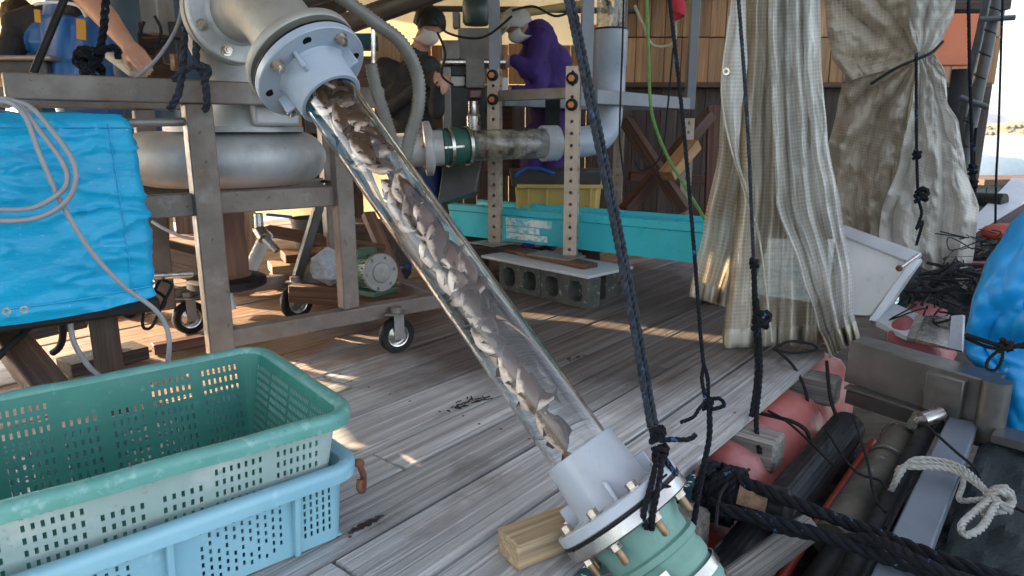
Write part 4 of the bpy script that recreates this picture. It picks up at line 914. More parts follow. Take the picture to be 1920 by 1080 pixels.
for k, (pts, s) in enumerate((([(820, 60), (835, 100), (828, 140), (850, 160)], 'beside the masked man'), ([(815, 30), (840, 62), (905, 70), (960, 30)], 'drooping over the sorting machine'), ([(290, 30), (302, 60), (285, 100), (270, 80)], 'on the control box by the arm'), ([(270, 40), (262, 75), (290, 90), (320, 70)], 'coiled beside the control box'), ([(960, 20), (1000, 12), (1040, 30), (1070, 22)], 'above the purple jacket'))):
    mb = MB(); mb.tube(spline([P(x, y, 4.3 if x > 500 else 3.3) for x, y in pts], 8), .007, 8); build('wire', mb, m_cordk, label='thin black wire ' + s, cat='wire')
# corrugated hoses
def corr(name, pts, r, label, pitch=.016):
    mb = MB(); pts = resample(spline([P(*c) for c in pts], 12), pitch / 2); mb.tube(pts, [r * (1.10 if i % 2 else .9) for i in range(len(pts))], 16); return build(name, mb, m_corr, label=label, cat='hose', ang=80)
corr('ribbed_hose', [(560, -60, 2.75), (640, -5, 2.8), (700, 40, 2.85), (752, 80, 2.9), (782, 140, 2.95), (784, 200, 2.95), (768, 260, 2.95), (757, 310, 2.95)], .027, 'grey ribbed hose arching down in front of the masked man')
corr('ribbed_hose', [(695, 120, 3.1), (706, 170, 3.1), (722, 220, 3.08), (738, 275, 3.05), (745, 320, 3.05)], .026, 'short grey ribbed hose dropping behind the clear tube')
# ------------------------------------------------------------------ machine frame with perforated legs
fr_ = thing('machine_frame', 'grey steel frame standing on pale perforated legs', 'frame', (.4, 5.2, .25))
def perforated(x, y, z0, z1, wd=.075, dp=.07, rot=R(-16)):
    Mx = Matrix.Rotation(rot, 3, 'Z'); o = V((x, y, 0)); mb = MB(); pitch = .075; n = int((z1 - z0) / pitch); hr = .0115
    def q(a, b, z): return o + Mx @ V((a, b, 0)) + V((0, 0, z))
    for face in range(2):
        for k in range(n):
            zc = z0 + (k + .5) * pitch; hw = (wd if face == 0 else dp) / 2; vs = []; sq = []
            for i in range(8):
                an = math.pi / 4 * i; c_, s_2 = math.cos(an), math.sin(an); m_ = max(abs(c_), abs(s_2))
                ex, ez = c_ / m_ * hw, s_2 / m_ * pitch / 2; hx, hz = c_ * hr, s_2 * hr
                for (a, z) in ((ex, ez), (hx, hz)):
                    vs.append(q(a, -dp / 2, zc + z) if face == 0 else q(wd / 2, a, zc + z))
            mb.add(vs, [(2 * i, 2 * ((i + 1) % 8), 2 * ((i + 1) % 8) + 1, 2 * i + 1) for i in range(8)])
    zt = z0 + n * pitch
    mb.add([q(-wd / 2, -dp / 2, z0), q(-wd / 2, dp / 2, z0), q(-wd / 2, dp / 2, zt), q(-wd / 2, -dp / 2, zt), q(wd / 2, dp / 2, z0), q(wd / 2, dp / 2, zt), q(wd / 2, -dp / 2, zt)], [(0, 3, 2, 1), (1, 2, 5, 4), (3, 6, 5, 2)])
    lg = build('perforated_leg', mb, m_legs, fr_, ang=30); return lg
m_legs = M('zinc_leg', (.50, .42, .34), (.40, .33, .265), .42, .35, 9, bump=.08, spot=((.36, .25, .17), 14., .6, .72))
LEGS = [(-.12, 4.95, .265, 1.50), (.39, 4.53, .245, 1.45), (.95, 6.25, .1, 1.22), (1.46, 5.83, .1, 1.22)]
for i, (x, y, z0, z1) in enumerate(LEGS):
    lg = perforated(x, y, z0, z1, .088 if i < 2 else .085)
    mb = MB(); mb.box((x, y, z0 - .004), (.16, .16, .008)); build('foot_plate', mb, m_galv, lg)
    if i < 2:
        for z in (z1 - .08, z1 - .24):
            mb = MB(); f = V((math.sin(R(-18)) * 1, -math.cos(R(-18)), 0)); c = V((x, y, z)) + f * .031
            mb.lathe([(.038, 0), (.038, .022), (.03, .028)], c, f, 16); mb.lathe([(.021, .028), (.021, .04), (.012, .043)], c, f, 6, mi=1); build('clamp_knob', mb, [m_black, M('orange_cap', (.62, .24, .09), (.5, .18, .06), .5)], lg)
def fbeam(p0, p1, wd=.075, ht=.09, mat=m_paint, name='beam'):
    mb = MB(); mb.beam(p0, p1, wd, ht); return build(name, mb, mat, fr_, bevel=.004)
Z = 1.265
fbeam((-.12, 4.95, 1.44), (-.12, 4.95, 2.6), .075, .085, name='upright'); fbeam((.47, 4.56, 1.2), (.47, 4.56, 2.6), .075, .085, name='upright')
fbeam((1.46, 5.85, 1.22), (1.46, 5.85, 2.6), .07, .085, name='upright'); fbeam((.95, 6.28, 1.22), (.95, 6.28, 2.6), .07, .08, name='upright')
fbeam((.52, 4.60, Z), (1.42, 5.81, Z)); fbeam((-.08, 4.99, Z), (.91, 6.22, Z)); fbeam((-.08, 4.92, Z + .02), (.36, 4.57, Z + .02), .06, .07, m_galv); fbeam((.99, 6.22, Z), (1.42, 5.87, Z))
fbeam((.52, 4.60, 2.5), (1.42, 5.81, 2.5))

# vertical pipe in the frame, elbow, far clear pipe, green joint and flange
pp = thing('grey_pipe_run', 'grey plastic pipe dropping through the frame and bending left', 'pipe', P(1143, 200, 5.0))
PX = P(1143, 130, 5.0); PX.z = 0
mb = MB(); mb.lathe([(.108, 1.72), (.118, 1.72), (.118, 1.50), (.112, 1.49), (.112, 1.27), (.118, 1.262), (.118, 1.23)][::-1], PX, (0, 0, 1), 32); build('coupler', mb, m_paint and m_pvc, pp)
a = P(1065, 268, 4.80); a0 = P(1030, 269, 4.74); dd = (a - a0).normalized()
mb = MB(); mb.tube(bez(V((PX.x, PX.y, 1.25)), V((PX.x, PX.y, 1.02)), a + dd * .28, a, 16), .104, 24, caps=False); build('elbow', mb, m_pvc, pp)
mb = MB(); mb.lathe([(.10, -.005), (.118, -.005), (.118, .1), (.104, .105)], P(1018, 269, 4.72), dd, 32, closed=True); build('elbow_socket', mb, m_pvcpale, pp)
mb = MB(); mb.lathe([(.10, 1.64), (.10, 2.7)], PX, (0, 0, 1), 32); mb.f = mb.f[:-2]; mb.m = mb.m[:-2]; build('clear_riser', mb, m_tubefar, pp)
mb = MB(); mb.lathe([(.104, 1.71), (.108, 1.71), (.108, 1.735), (.104, 1.735)], PX, (0, 0, 1), 32, closed=True); build('gasket', mb, m_black, pp)
mb = MB(); q0 = P(880, 273, 4.48); q1 = P(1018, 269, 4.72); mb.tube([q0, q1], .098, 32, caps=False); build('clear_section', mb, m_tubefar, pp)
q2 = P(826, 277, 4.40); dv = (q0 - q2).normalized()
mb = MB(); mb.lathe([(.098, -.01), (.118, -.01), (.122, .01), (.112, .02), (.112, .05), (.118, .06), (.118, .12), (.11, .125), (.108, .2), (.1, .21)], q2, dv, 32); build('green_joint', mb, m_darkgreen, pp)
for h in (.04, .165):
    mb = MB(); mb.lathe([(.119, h), (.122, h), (.122, h + .02), (.119, h + .02)], q2, dv, 32, closed=True); build('joint_clamp', mb, m_stain, pp)
mb = MB(); ff = V((-.1, -1, 0)).normalized(); mb.beam(q2 + dv * .05 + ff * .128, q2 + dv * .18 + ff * .128, .02, .012); build('joint_lever', mb, m_stain, pp)
q3 = P(800, 279, 4.36)
mb = MB(); mb.lathe([(.0, -.25), (.10, -.25), (.11, -.02), (.165, -.015), (.168, .0), (.168, .025), (.16, .03), (.11, .045), (.11, .1)], q3, (dv - V((0, .25, 0))).normalized(), 36); fl = build('end_flange', mb, m_alu, pp)
mb = MB(); dn = (dv - V((0, .25, 0))).normalized()
for p in ring_pts(q3 - dn * .016, dn, .14, 6, 10): mb.bolt(p, -dn, .014, .012, .008)
build('flange_bolts', mb, m_bolt, fl, kind='stuff')
# fish in the riser
for k in range(5):
    ob = bpy.data.objects.new('fish', meshes[k % 3]); COL.objects.link(ob); ob.location = V((PX.x + random.uniform(-.05, .05), PX.y - .02 + random.uniform(-.03, .03), 1.68 + k * .10)); ob.rotation_euler = (random.uniform(-.4, .4), R(70) + random.uniform(-.5, .5), random.uniform(-.5, .5))
    tag(ob, 'dark fish rising inside the smoky riser pipe of the frame', 'fish', 'fish in the riser pipe')

# ------------------------------------------------------------------ concrete blocks, boards, trough
BD = V((.684, -.729, 0)).normalized(); BP = V((.729, .684, 0)); B0 = G(1100, 580, 0)
def block(o, label):
    L_, H, W, = .39, .19, .12; t_ = thing('concrete_block', label, 'concrete block', o, 'concrete blocks under the frame foot'); mb = MB()
    # front face with cells: frame strips around rounded holes, running through the depth
    nc = 2; hw, hh = .118, .128; cell = L_ / nc
    for side in (0, 1):
        off = BP * (W * side)
        for c in range(nc):
            xc = -L_ + (c + .5) * cell; vs = []; m_ = 16
            for i in range(m_):
                an = 2 * math.pi * i / m_; cx_, sz = math.cos(an), math.sin(an); k = max(abs(cx_), abs(sz))
                ox, oz = cx_ / k * cell / 2, sz / k * H / 2
                p_ = 3.2; r_ = (abs(cx_) ** p_ + abs(sz) ** p_) ** (-1 / p_); hx, hz = cx_ * r_ * hw / 2, sz * r_ * hh / 2
                vs += [o + BD * (xc + ox) + V((0, 0, H / 2 + oz)) + off, o + BD * (xc + hx) + V((0, 0, H / 2 + hz)) + off]
            f = [(2 * i, 2 * ((i + 1) % m_), 2 * ((i + 1) % m_) + 1, 2 * i + 1) for i in range(m_)]
            mb.add(vs, f if side == 0 else [x[::-1] for x in f])
            if side == 0:
                vv = [vs[2 * i + 1] for i in range(m_)] + [vs[2 * i + 1] + BP * W for i in range(m_)]; mb.add(vv, [(i, (i + 1) % m_, m_ + (i + 1) % m_, m_ + i) for i in range(m_)])
    c = [o, o - BD * L_]; 
    for z, s in ((0, 1), (H, -1)): mb.add([o + V((0, 0, z)), o + BP * W + V((0, 0, z)), o - BD * L_ + BP * W + V((0, 0, z)), o - BD * L_ + V((0, 0, z))], [(0, 1, 2, 3)[::s]])
    for q in (o, o - BD * L_): mb.add([q, q + BP * W, q + BP * W + V((0, 0, H)), q + V((0, 0, H))], [(0, 1, 2, 3)])
    build('block_body', mb, m_conc, t_); return t_
block(B0, 'nearer grey concrete block with open cells under the white board'); block(B0 - BD * .395, 'farther grey concrete block partly hidden by the clear tube')
block(B0 - BD * .1 + BP * .30, 'rear concrete block shaded under the white board')
mb = MB(); mb.beam(B0 - BD * .95 + BP * .2 + V((0, 0, .201)), B0 + BD * .02 + BP * .2 + V((0, 0, .201)), .44, .018); build('white_board', mb, m_whitesheet, label='white board laid over the concrete blocks', cat='board', bevel=.002)
timber('foot_timber', B0 - BD * 1.1 + BP * .25 + V((0, 0, .225)), B0 - BD * .12 + BP * .17 + V((0, 0, .225)), .13, .028, m_redwood, label='reddish timber lying on the white board under the leg', cat='timber')
mb = MB(); q = V((.39, 4.53, .241)); mb.beam(q - BD * .22 - BP * .1 + V((0, 0, .002)), q + BD * .12 - BP * .07 + V((0, 0, .002)), .2, .008); build('steel_shim', mb, m_galv, label='grey steel shim plate under the nearer perforated leg', cat='plate')
mb = MB(); q = V((-.12, 4.95, .256)); mb.beam(q - BD * .14 - BP * .03, q + BD * .12 - BP * .03, .2, .008); build('steel_shim', mb, m_galv, label='grey steel shim plate under the farther perforated leg', cat='plate')
timber('foot_timber', V((-.35, 5.0, .2)), V((.05, 4.85, .2)), .15, .09, m_darkwood, label='dark packing timber under the farther perforated leg', cat='timber')
tr = thing('trough', 'long turquoise fibreglass trough running behind the legs', 'trough', (.4, 4.7, .27))
t0 = P(845, 383, 5.32); t1 = P(1380, 426, 3.98); t0.z = t1.z = .5
td = (t1 - t0).normalized(); tn = V((-td.y, td.x, 0)); 
if tn.y < 0: tn = -tn
def trp(prof, z_in=0): 
    return prof
prof = [(0, -.235), (-.012, -.05), (-.03, -.04), (-.032, .0), (-.02, .008), (.03, .008), (.045, -.01), (.06, -.20), (.30, -.20), (.31, -.01), (.33, .008), (.37, .006), (.375, -.03), (.345, -.04), (.33, -.235)]
mb = MB(); K = 24; vs = []
for i in range(K + 1):
    c = t0.lerp(t1, i / K)
    for o, z in prof: vs.append(c + tn * o + V((0, 0, z)))
n = len(prof); fs = [(i * n + k, (i + 1) * n + k, (i + 1) * n + (k + 1) % n, i * n + (k + 1) % n) for i in range(K) for k in range(n)] + [tuple(range(n)), tuple(K * n + k for k in range(n))[::-1]]
mb.add(vs, fs); build('trough_body', mb, m_trough, tr, ang=30)
# worn white sticker with unreadable print
m_stick, t, N, L = nodes('worn_sticker'); vec = coords(N, L, (1, 1, 1), False); mp = N('Mapping'); mp.inputs['Scale'].default_value = (26, 26, 44); L(vec, mp.inputs['Vector'])
f = nz(N, L, mp.outputs[0], 1., 4, .38, .52); g = nz(N, L, vec, 6., 3, .25, .5); mu = N('Math', operation='MULTIPLY'); L(f, mu.inputs[0]); L(g, mu.inputs[1])
p_ = N('BsdfPrincipled', i_Roughness=.5); L(mixc(N, L, mu.outputs[0], (.20, .55, .60), (.80, .86, .82)), p_.inputs['Base Color']); o_ = N('OutputMaterial'); L(p_.outputs[0], o_.inputs[0])
mb = MB(); s0 = .30; s1_ = .36
ca = t0.lerp(t1, .245); cb = t0.lerp(t1, .425)
for z0, z1, e in ((-.062, -.115, 1.), (-.122, -.165, .74), (-.172, -.215, .9)):
    ce = ca.lerp(cb, e); h0, h1 = tn * (-.0135 + .0), tn * (-.0135 + .012 * (abs(z1) - .05) / .185)
    k0 = -.012 + .012 * (abs(z0) - .05) / .185 - .003; k1 = -.012 + .012 * (abs(z1) - .05) / .185 - .003
    mb.add([ca + tn * k1 + V((0, 0, z1)), ce + tn * k1 + V((0, 0, z1)), ce + tn * k0 + V((0, 0, z0)), ca + tn * k0 + V((0, 0, z0))], [(0, 1, 2, 3)])
build('worn_label', mb, m_stick, tr, 'worn whitish sticker with faded print')
for k, f in enumerate((.05, .5, .95)):
    c = t0.lerp(t1, f) + tn * .17; timber('trestle', V((c.x, c.y, .0)), V((c.x, c.y, .255)), .09, .2, m_darkwood, tr, up=(1, 0, 0))

# yellow crate, dark basket, braces, chute behind the trough
yc = thing('yellow_crate', 'yellow plastic crate behind the turquoise trough', 'crate', P(1048, 400, 5.4)); q = P(1048, 372, 5.4)
mb = MB(); mb.box(q, (.60, .34, .22), Matrix.Rotation(R(-12), 3, 'Z'), taper=1.05); build('crate_body', mb, m_yellow, yc, bevel=.01)
mb = MB(); mb.beam(q + V((-.33, -.19, .11)), q + V((.33, -.26, .11)), .03, .03); mb.beam(q + V((-.30, .2, .11)), q + V((.35, .14, .11)), .03, .03); build('crate_rim', mb, m_yellow, yc, bevel=.006)
for dx in (-.24, -.1, .06, .22): mb = MB(); mb.beam(q + V((dx, -.205 - dx * .21, -.1)), q + V((dx, -.212 - dx * .21, .1)), .016, .02); build('crate_rib', mb, m_yellow, yc)
bk = thing('dark_basket', 'dark basket with blue rope standing on the yellow crate', 'basket', P(1040, 345, 5.45)); q = P(1040, 332, 5.45)
mb = MB(); mb.box(q, (.66, .4, .12), taper=1.08); build('basket_body', mb, m_dkgrey, bk, bevel=.01)
mb = MB(); mb.tube(spline([P(965, 330, 5.2), P(985, 317, 5.2), P(1010, 316, 5.2), P(1040, 326, 5.2)], 6), .012, 8); build('rope_handle', mb, m_bluehandle, bk)
for i, (p0, p1, l) in enumerate(((P(1172, 225, 6.0), P(1285, 395, 5.7), 'falling to the trough from the beam'), (P(1330, 215, 6.2), P(1172, 395, 5.9), 'crossing behind the rear perforated leg'), (P(1250, 330, 5.4), P(1300, 270, 5.6), 'short stub lit beside the green cord'), (P(1340, 200, 6.4), P(1335, 400, 6.2), 'upright beside the gridded sheet'), (P(1180, 330, 6.6), P(1345, 340, 6.6), 'level behind the crossing braces'))):
    timber('wood_brace', p0, p1, .13, .09, m_redwood if i != 2 else m_wallwood, label='red brown timber brace ' + l, cat='timber')
mb = MB(); mb.add([P(832, 300, 4.75), P(905, 290, 4.8), P(892, 360, 4.7), P(820, 385, 4.6), P(838, 300, 5.0), P(910, 290, 5.0), P(897, 365, 4.95), P(826, 388, 4.95)], [(0, 1, 2, 3), (4, 7, 6, 5), (0, 4, 5, 1), (1, 5, 6, 2), (2, 6, 7, 3), (3, 7, 4, 0)]); build('scoop', mb, m_dkgrey, label='dark grey metal hopper hanging under the far clear pipe', cat='hopper', bevel=.01)

# ------------------------------------------------------------------ sorting machine behind
sm = thing('sorting_machine', 'grey fish sorting machine with drawers between the two workers', 'machine', P(880, 245, 5.1)); Ym = 5.25
def pbox(name, x0, y0, x1, y1, Y, dep, mat, parent=sm, bev=.008):
    a = P(x0, y0, Y); b = P(x1, y1, Y); c = (a + b) / 2; mb = MB(); mb.box(V((c.x, Y + dep / 2, c.z)), (abs(b.x - a.x), dep, abs(a.z - b.z))); return build(name, mb, mat, parent, bevel=bev)
pbox('upper_housing', 858, 52, 940, 112, Ym, .4, m_grey); pbox('side_housing', 828, 75, 862, 112, Ym - .05, .35, m_galv); pbox('ledge', 826, 112, 948, 120, Ym - .08, .5, m_stain)
pbox('lower_housing', 832, 121, 875, 142, Ym, .3, m_dkgrey); pbox('control_column', 873, 108, 908, 165, Ym - .1, .25, m_grey); pbox('drawer', 840, 143, 872, 162, Ym - .02, .2, m_white)
pbox('base_cabinet', 838, 163, 912, 246, Ym - .05, .45, m_dkgrey); pbox('display', 880, 168, 902, 184, Ym - .13, .03, M('dim_display', (.25, .03, .06), (.12, .1, .1), .3)); pbox('leg', 828, 125, 847, 246, Ym - .15, .05, m_galv)
pbox('right_leg', 938, 145, 952, 178, Ym - .1, .05, m_white)
mb = MB(); mb.lathe([(.0, 0), (.085, .0), (.1, .02), (.1, .16), (.085, .19), (0, .19)], P(893, 20, Ym + .1) - V((0, 0, .1)), (0, 0, 1), 24); build('blower', mb, M('blower_green', (.02, .045, .05), (.03, .06, .06), .4), sm)
mb = MB(); mb.lathe([(.05, 0), (.055, .1), (.04, .12), (.04, .2)], P(888, 245, 5.0), (0, 0, 1), 20); build('spindle', mb, m_stain, sm)
pbox('stub', 848, 22, 862, 52, Ym + .1, .1, m_grey)
cb_ = thing('control_box', 'dull grey control box with wires behind the reaching arm', 'control box', P(285, 60, 3.9))
pbox('case', 256, -30, 300, 62, 3.9, .2, m_grey, cb_); pbox('bracket', 256, 40, 345, 70, 4.0, .1, m_dkgrey, cb_); pbox('gland', 300, 60, 335, 120, 4.05, .12, m_dkgrey, cb_); pbox('knob', 316, 100, 328, 132, 3.9, .05, m_brass, cb_)
pbox('back_plate', 255, 60, 345, 150, 4.2, .03, m_darkwood, cb_)
bb = thing('work_bench', 'grey metal bench under the workers on the left', 'bench', P(60, 150, 3.4)); pbox('bench_top', -60, 103, 95, 112, 3.5, .5, m_galv, bb); pbox('tray', -20, 112, 90, 152, 3.55, .3, m_dkgrey, bb); pbox('leg', 60, 150, 72, 420, 3.6, .05, m_galv, bb)
pbox('white_tub', -40, 65, 27, 102, 3.75, .3, m_white, None).update_tag(); tag(bpy.data.objects['white_tub'], 'white plastic tub on the bench beside the crouching worker', 'tub')
pbox('orange_tank', 1104, 46, 1120, 110, 5.9, .3, m_orange, None); tag(bpy.data.objects['orange_tank'], 'narrow orange red tank behind the grey pipe', 'tank')
pbox('blue_box', 640, 62, 700, 90, 5.0, .2, m_teal2, None); tag(bpy.data.objects['blue_box'], 'blue teal box hanging above the ribbed hose', 'box')
pbox('brown_panel', 655, 105, 702, 168, 3.35, .03, m_redwood, None); tag(bpy.data.objects['brown_panel'], 'brown board with a steel edge behind the upper flange', 'board')
mb = MB(); mb.tube([P(700, 40, 3.3), P(699, 170, 3.3)], .01, 8); build('steel_rod', mb, m_stain, label='thin steel rod upright beside the brown board', cat='rod')
timber('inner_post', P(726, 250, 6.3), P(726, 60, 6.3), .22, .05, m_palewood, up=(0, 1, 0), label='pale sunlit board post left of the masked man', cat='post')

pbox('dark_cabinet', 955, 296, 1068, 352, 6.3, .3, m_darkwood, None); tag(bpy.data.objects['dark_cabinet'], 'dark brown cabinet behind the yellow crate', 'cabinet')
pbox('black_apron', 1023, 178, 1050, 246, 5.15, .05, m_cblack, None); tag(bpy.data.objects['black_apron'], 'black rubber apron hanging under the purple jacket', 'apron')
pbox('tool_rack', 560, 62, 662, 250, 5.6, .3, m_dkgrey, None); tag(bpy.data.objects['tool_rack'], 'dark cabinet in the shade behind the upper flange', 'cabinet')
pbox('shelf_unit', 905, 196, 960, 330, 5.9, .3, m_brownwood, None); tag(bpy.data.objects['shelf_unit'], 'brown shelf unit behind the farther perforated leg', 'shelf')
# ------------------------------------------------------------------ people
def caps(mb, a, b, r0, r1, n=14):
    a, b = V(a), V(b); d = b - a; L_ = max(d.length, 1e-5); d.normalize(); pr = [(.0, -r0)]
    for k in range(1, 5): an = math.pi / 2 * k / 4; pr.append((r0 * math.sin(an), -r0 * math.cos(an)))
    for k in range(0, 4): an = math.pi / 2 * k / 4; pr.append((r1 * math.cos(an), L_ + r1 * math.sin(an)))
    pr.append((.0, L_ + r1)); mb.lathe(pr, a, d, n)
def body(name, segs, mats, parent, voxel=.012):
    """segs: (a, b, r0, r1, material) capsules fused into one continuous surface"""
    mb = MB()
    for a, b, r0, r1, mi in segs: caps(mb, a, b, r0, r1)
    ob = build('tmp', mb, m_skin); md = ob.modifiers.new('r', 'REMESH'); md.mode = 'VOXEL'; md.voxel_size = voxel
    md2 = ob.modifiers.new('s', 'SMOOTH'); md2.factor = .5; md2.iterations = 4
    dg = bpy.context.evaluated_depsgraph_get(); me = bpy.data.meshes.new_from_object(ob.evaluated_get(dg)); bpy.data.objects.remove(ob)
    me.name = name; me.materials.clear()
    for m in mats: me.materials.append(m)
    off = ORI[parent.name]
    for pl in me.polygons:
        c = pl.center; best = 9; bi = 0
        for a, b, r0, r1, mi in segs:
            a, b = V(a), V(b); ab = b - a; t_ = max(0, min(1, (c - a).dot(ab) / max(ab.length_squared, 1e-9))); dd_ = (c - a - ab * t_).length - (r0 + (r1 - r0) * t_)
            if dd_ < best: best, bi = dd_, mi
        pl.material_index = bi; pl.use_smooth = True
    cl = [False] * len(me.vertices)
    for pl in me.polygons:
        if pl.material_index:
            for vi in pl.vertices: cl[vi] = True
    nr = [v.normal.copy() for v in me.vertices]
    for v in me.vertices:
        if cl[v.index]:
            q = v.co; v.co = q + nr[v.index] * (.008 * max(0, 1 - 2.2 * abs(fbm((q.x * 3 + q.z * 2, q.y * 3, q.z * 5 - q.x * 2), 1., 2))) ** 2 + .002 * fbm(q * 14, 1., 2) - .006)
    for v in me.vertices: v.co -= off
    o2 = bpy.data.objects.new(name, me); COL.objects.link(o2); o2.parent = parent; return o2
def head_segs(c, f, up, mi=0, s=1.):
    """c head centre, f facing, up crown direction"""
    c, f, up = V(c), V(f).normalized(), V(up); up = (up - f * up.dot(f)).normalized(); r = f.cross(up); h = .115 * s
    sg = [(c + up * .035 * s - f * .012 * s, c + up * .035 * s + f * .012 * s, .085 * s, .082 * s, mi), (c + up * .01 * s, c - up * .062 * s + f * .035 * s, .074 * s, .045 * s, mi),
          (c + up * .0 * s + f * .085 * s, c - up * .03 * s + f * .10 * s, .010 * s, .014 * s, mi), (c - up * .06 * s + f * .07 * s + r * .018 * s, c - up * .06 * s + f * .07 * s - r * .018 * s, .014 * s, .014 * s, mi)]
    for k in (-1, 1): sg.append((c + r * k * .078 * s + up * .012 * s, c + r * k * .08 * s - up * .022 * s, .014 * s, .010 * s, mi)); sg.append((c + r * k * .05 * s + up * .022 * s + f * .062 * s, c + r * k * .015 * s + up * .024 * s + f * .078 * s, .012 * s, .012 * s, mi))
    return sg
def hair(parent, c, f, up, mat, s=1., low=.0):
    c, f, up = V(c), V(f).normalized(), V(up); up = (up - f * up.dot(f)).normalized(); r = f.cross(up); Mx = Matrix((r, f, up)).transposed(); mb = MB(); vs = []
    def fn(a, b):
        th = 2 * math.pi * a; ph = b * R(112 - 34 * (math.cos(th - math.pi / 2) > .35) * math.cos(th - math.pi / 2)); q = V((math.sin(ph) * math.cos(th), math.sin(ph) * math.sin(th), math.cos(ph)))
        rad = .101 * s * (1 + .06 * fbm(q * 7, 1., 4)); return c + up * .03 * s + Mx @ V((q.x * rad * .92, q.y * rad * 1.07, q.z * rad))
    mb.grid(fn, 28, 14); return build('hair', mb, mat, parent, solid=.012, ang=80)
def hand_segs(wr, d, side, mi, s=1., curl=.5):
    """palm from wrist wr along d, thumb towards side; fingers bend towards d x side"""
    wr, d, side = V(wr), V(d).normalized(), V(side); side = (side - d * side.dot(d)).normalized(); nn = d.cross(side); sg = []
    for k in range(4):
        o = side * (.030 - .02 * k) * s; kn = wr + d * (.088 - .004 * abs(k - 1)) * s + o; ln = [.040, .046, .042, .033][k] * s
        sg.append((wr + d * .012 * s + o * .7, kn, .016 * s, .0125 * s, mi)); d1 = (d * math.cos(curl) + nn * math.sin(curl)); d2_ = (d * math.cos(curl * 2.2) + nn * math.sin(curl * 2.2))
        sg.append((kn, kn + d1 * ln, .0098 * s, .009 * s, mi)); sg.append((kn + d1 * ln, kn + d1 * ln + d2_ * ln * .8, .009 * s, .0075 * s, mi))
    tb = wr + d * .028 * s + side * .03 * s; t1 = tb + (d * .7 + side * .6 + nn * .3).normalized() * .042 * s; sg += [(tb, t1, .015 * s, .011 * s, mi), (t1, t1 + (d * .9 + nn * .4).normalized() * .032 * s, .011 * s, .009 * s, mi)]
    return sg
# masked man with black hair
H = P(803, 52, 4.7); base = V((H.x - .12, 4.85, 0)); p3 = thing('person', 'person in black jacket with white mask and short black hair, looking down', 'person', base)
F = V((.62, -.55, -.45)); UP = V((.25, -.1, 1)); nk = H + V((-.08, .08, -.15)); ch = V((base.x - .02, 4.85, H.z - .40)); hip = V((base.x - .03, 4.88, .98))
shl, shr = ch + V((-.17, .02, .16)), ch + V((.13, -.12, .15)); ell, elr = shl + V((-.02, -.12, -.30)), shr + V((.06, -.12, -.28)); wl_, wr_ = P(815, 142, 4.55), P(822, 135, 4.5)
sg = head_segs(H, F, UP, 0) + [(H - V((0, 0, .05)) + V((-.03, .03, 0)), nk, .055, .06, 0), (nk, ch + V((0, 0, .08)), .075, .13, 1), (ch + V((-.06, 0, 0)), ch + V((.06, -.03, 0)), .15, .15, 1), (ch, hip, .155, .15, 1), (ch + V((-.1, 0, .1)), shl, .1, .085, 1), (ch + V((.08, -.02, .1)), shr, .1, .085, 1),
    (shl, ell, .07, .055, 1), (ell, wl_, .055, .038, 1), (shr, elr, .07, .055, 1), (elr, wr_, .055, .038, 1)]
for k in (-1, 1): sg += [(hip + V((k * .09, 0, -.02)), V((base.x + k * .11, 4.88, .5)), .115, .07, 2), (V((base.x + k * .11, 4.88, .5)), V((base.x + k * .11, 4.9, .08)), .065, .05, 2), (V((base.x + k * .11, 4.92, .05)), V((base.x + k * .12, 4.76, .04)), .045, .04, 1)]
sg += hand_segs(wl_, V((.5, -.4, -.5)), V((.5, .4, .2)), 0) + hand_segs(wr_, V((.4, -.5, -.6)), V((-.6, -.3, .2)), 0)
body('body', sg, [m_skin, m_cblack, m_cblue], p3, .011); hair(p3, H, F, UP, m_hair)
def maskp(parent, H, F, UP, s=1.):
    f = F.normalized(); up = (UP - f * UP.dot(f)).normalized(); r = f.cross(up); mb = MB()
    mb.grid(lambda a, b: H + r * ((a - .5) * .145 * s) + up * ((.005 - b * .105) * s) + f * ((.112 - .11 * abs(a - .5) ** 1.7 * 2.4 - .018 * (b - .35) ** 2 * 8) * s), 12, 8); build('mask', mb, m_mask, parent, solid=.004)
    mb = MB()
    for k in (-1, 1): mb.tube([H + r * k * .07 + f * .05 - up * .005, H + r * k * .086 + f * .0 + up * .02, H + r * k * .084 - f * .01], .0022, 6)
    build('mask_strap', mb, m_mask, parent)
maskp(p3, H, F, UP)
for k in (-1, 1):
    f = F.normalized(); up = (UP - f * UP.dot(f)).normalized(); r = f.cross(up); mb = MB(); mb.ball(H + r * k * .032 + up * .018 + f * .074, (.012, .009, .007), 8); build('eye', mb, m_hair, p3)
# person in purple bending over the machine
H = P(972, 52, 5.55); base = V((.27, 5.75, 0)); p4 = thing('person', 'person in purple waterproof jacket and pale hood bent over the machine', 'person', base)
F = V((-.75, -.35, -.55)); UP = V((-.45, -.1, .9)); ch = P(1018, 118, 5.70); sh_ = P(1010, 70, 5.68); hip = V((.33, 5.8, 1.03))
elr = P(998, 135, 5.45); wr_ = P(965, 112, 5.45); wl_ = P(968, 170, 5.48); ell = P(1010, 175, 5.50)
sg = head_segs(H, F, UP, 0) + [(H + V((.03, .02, -.06)), sh_ + V((-.02, 0, .0)), .06, .09, 1), (sh_, ch, .14, .175, 1), (ch + V((-.06, 0, 0)), ch + V((.07, .02, 0)), .16, .165, 1), (ch, hip, .175, .155, 1), (sh_ + V((.02, -.12, -.02)), elr, .095, .075, 1), (elr, wr_, .07, .05, 1), (ch + V((-.02, -.1, .02)), ell, .09, .07, 1), (ell, wl_, .065, .05, 1)]
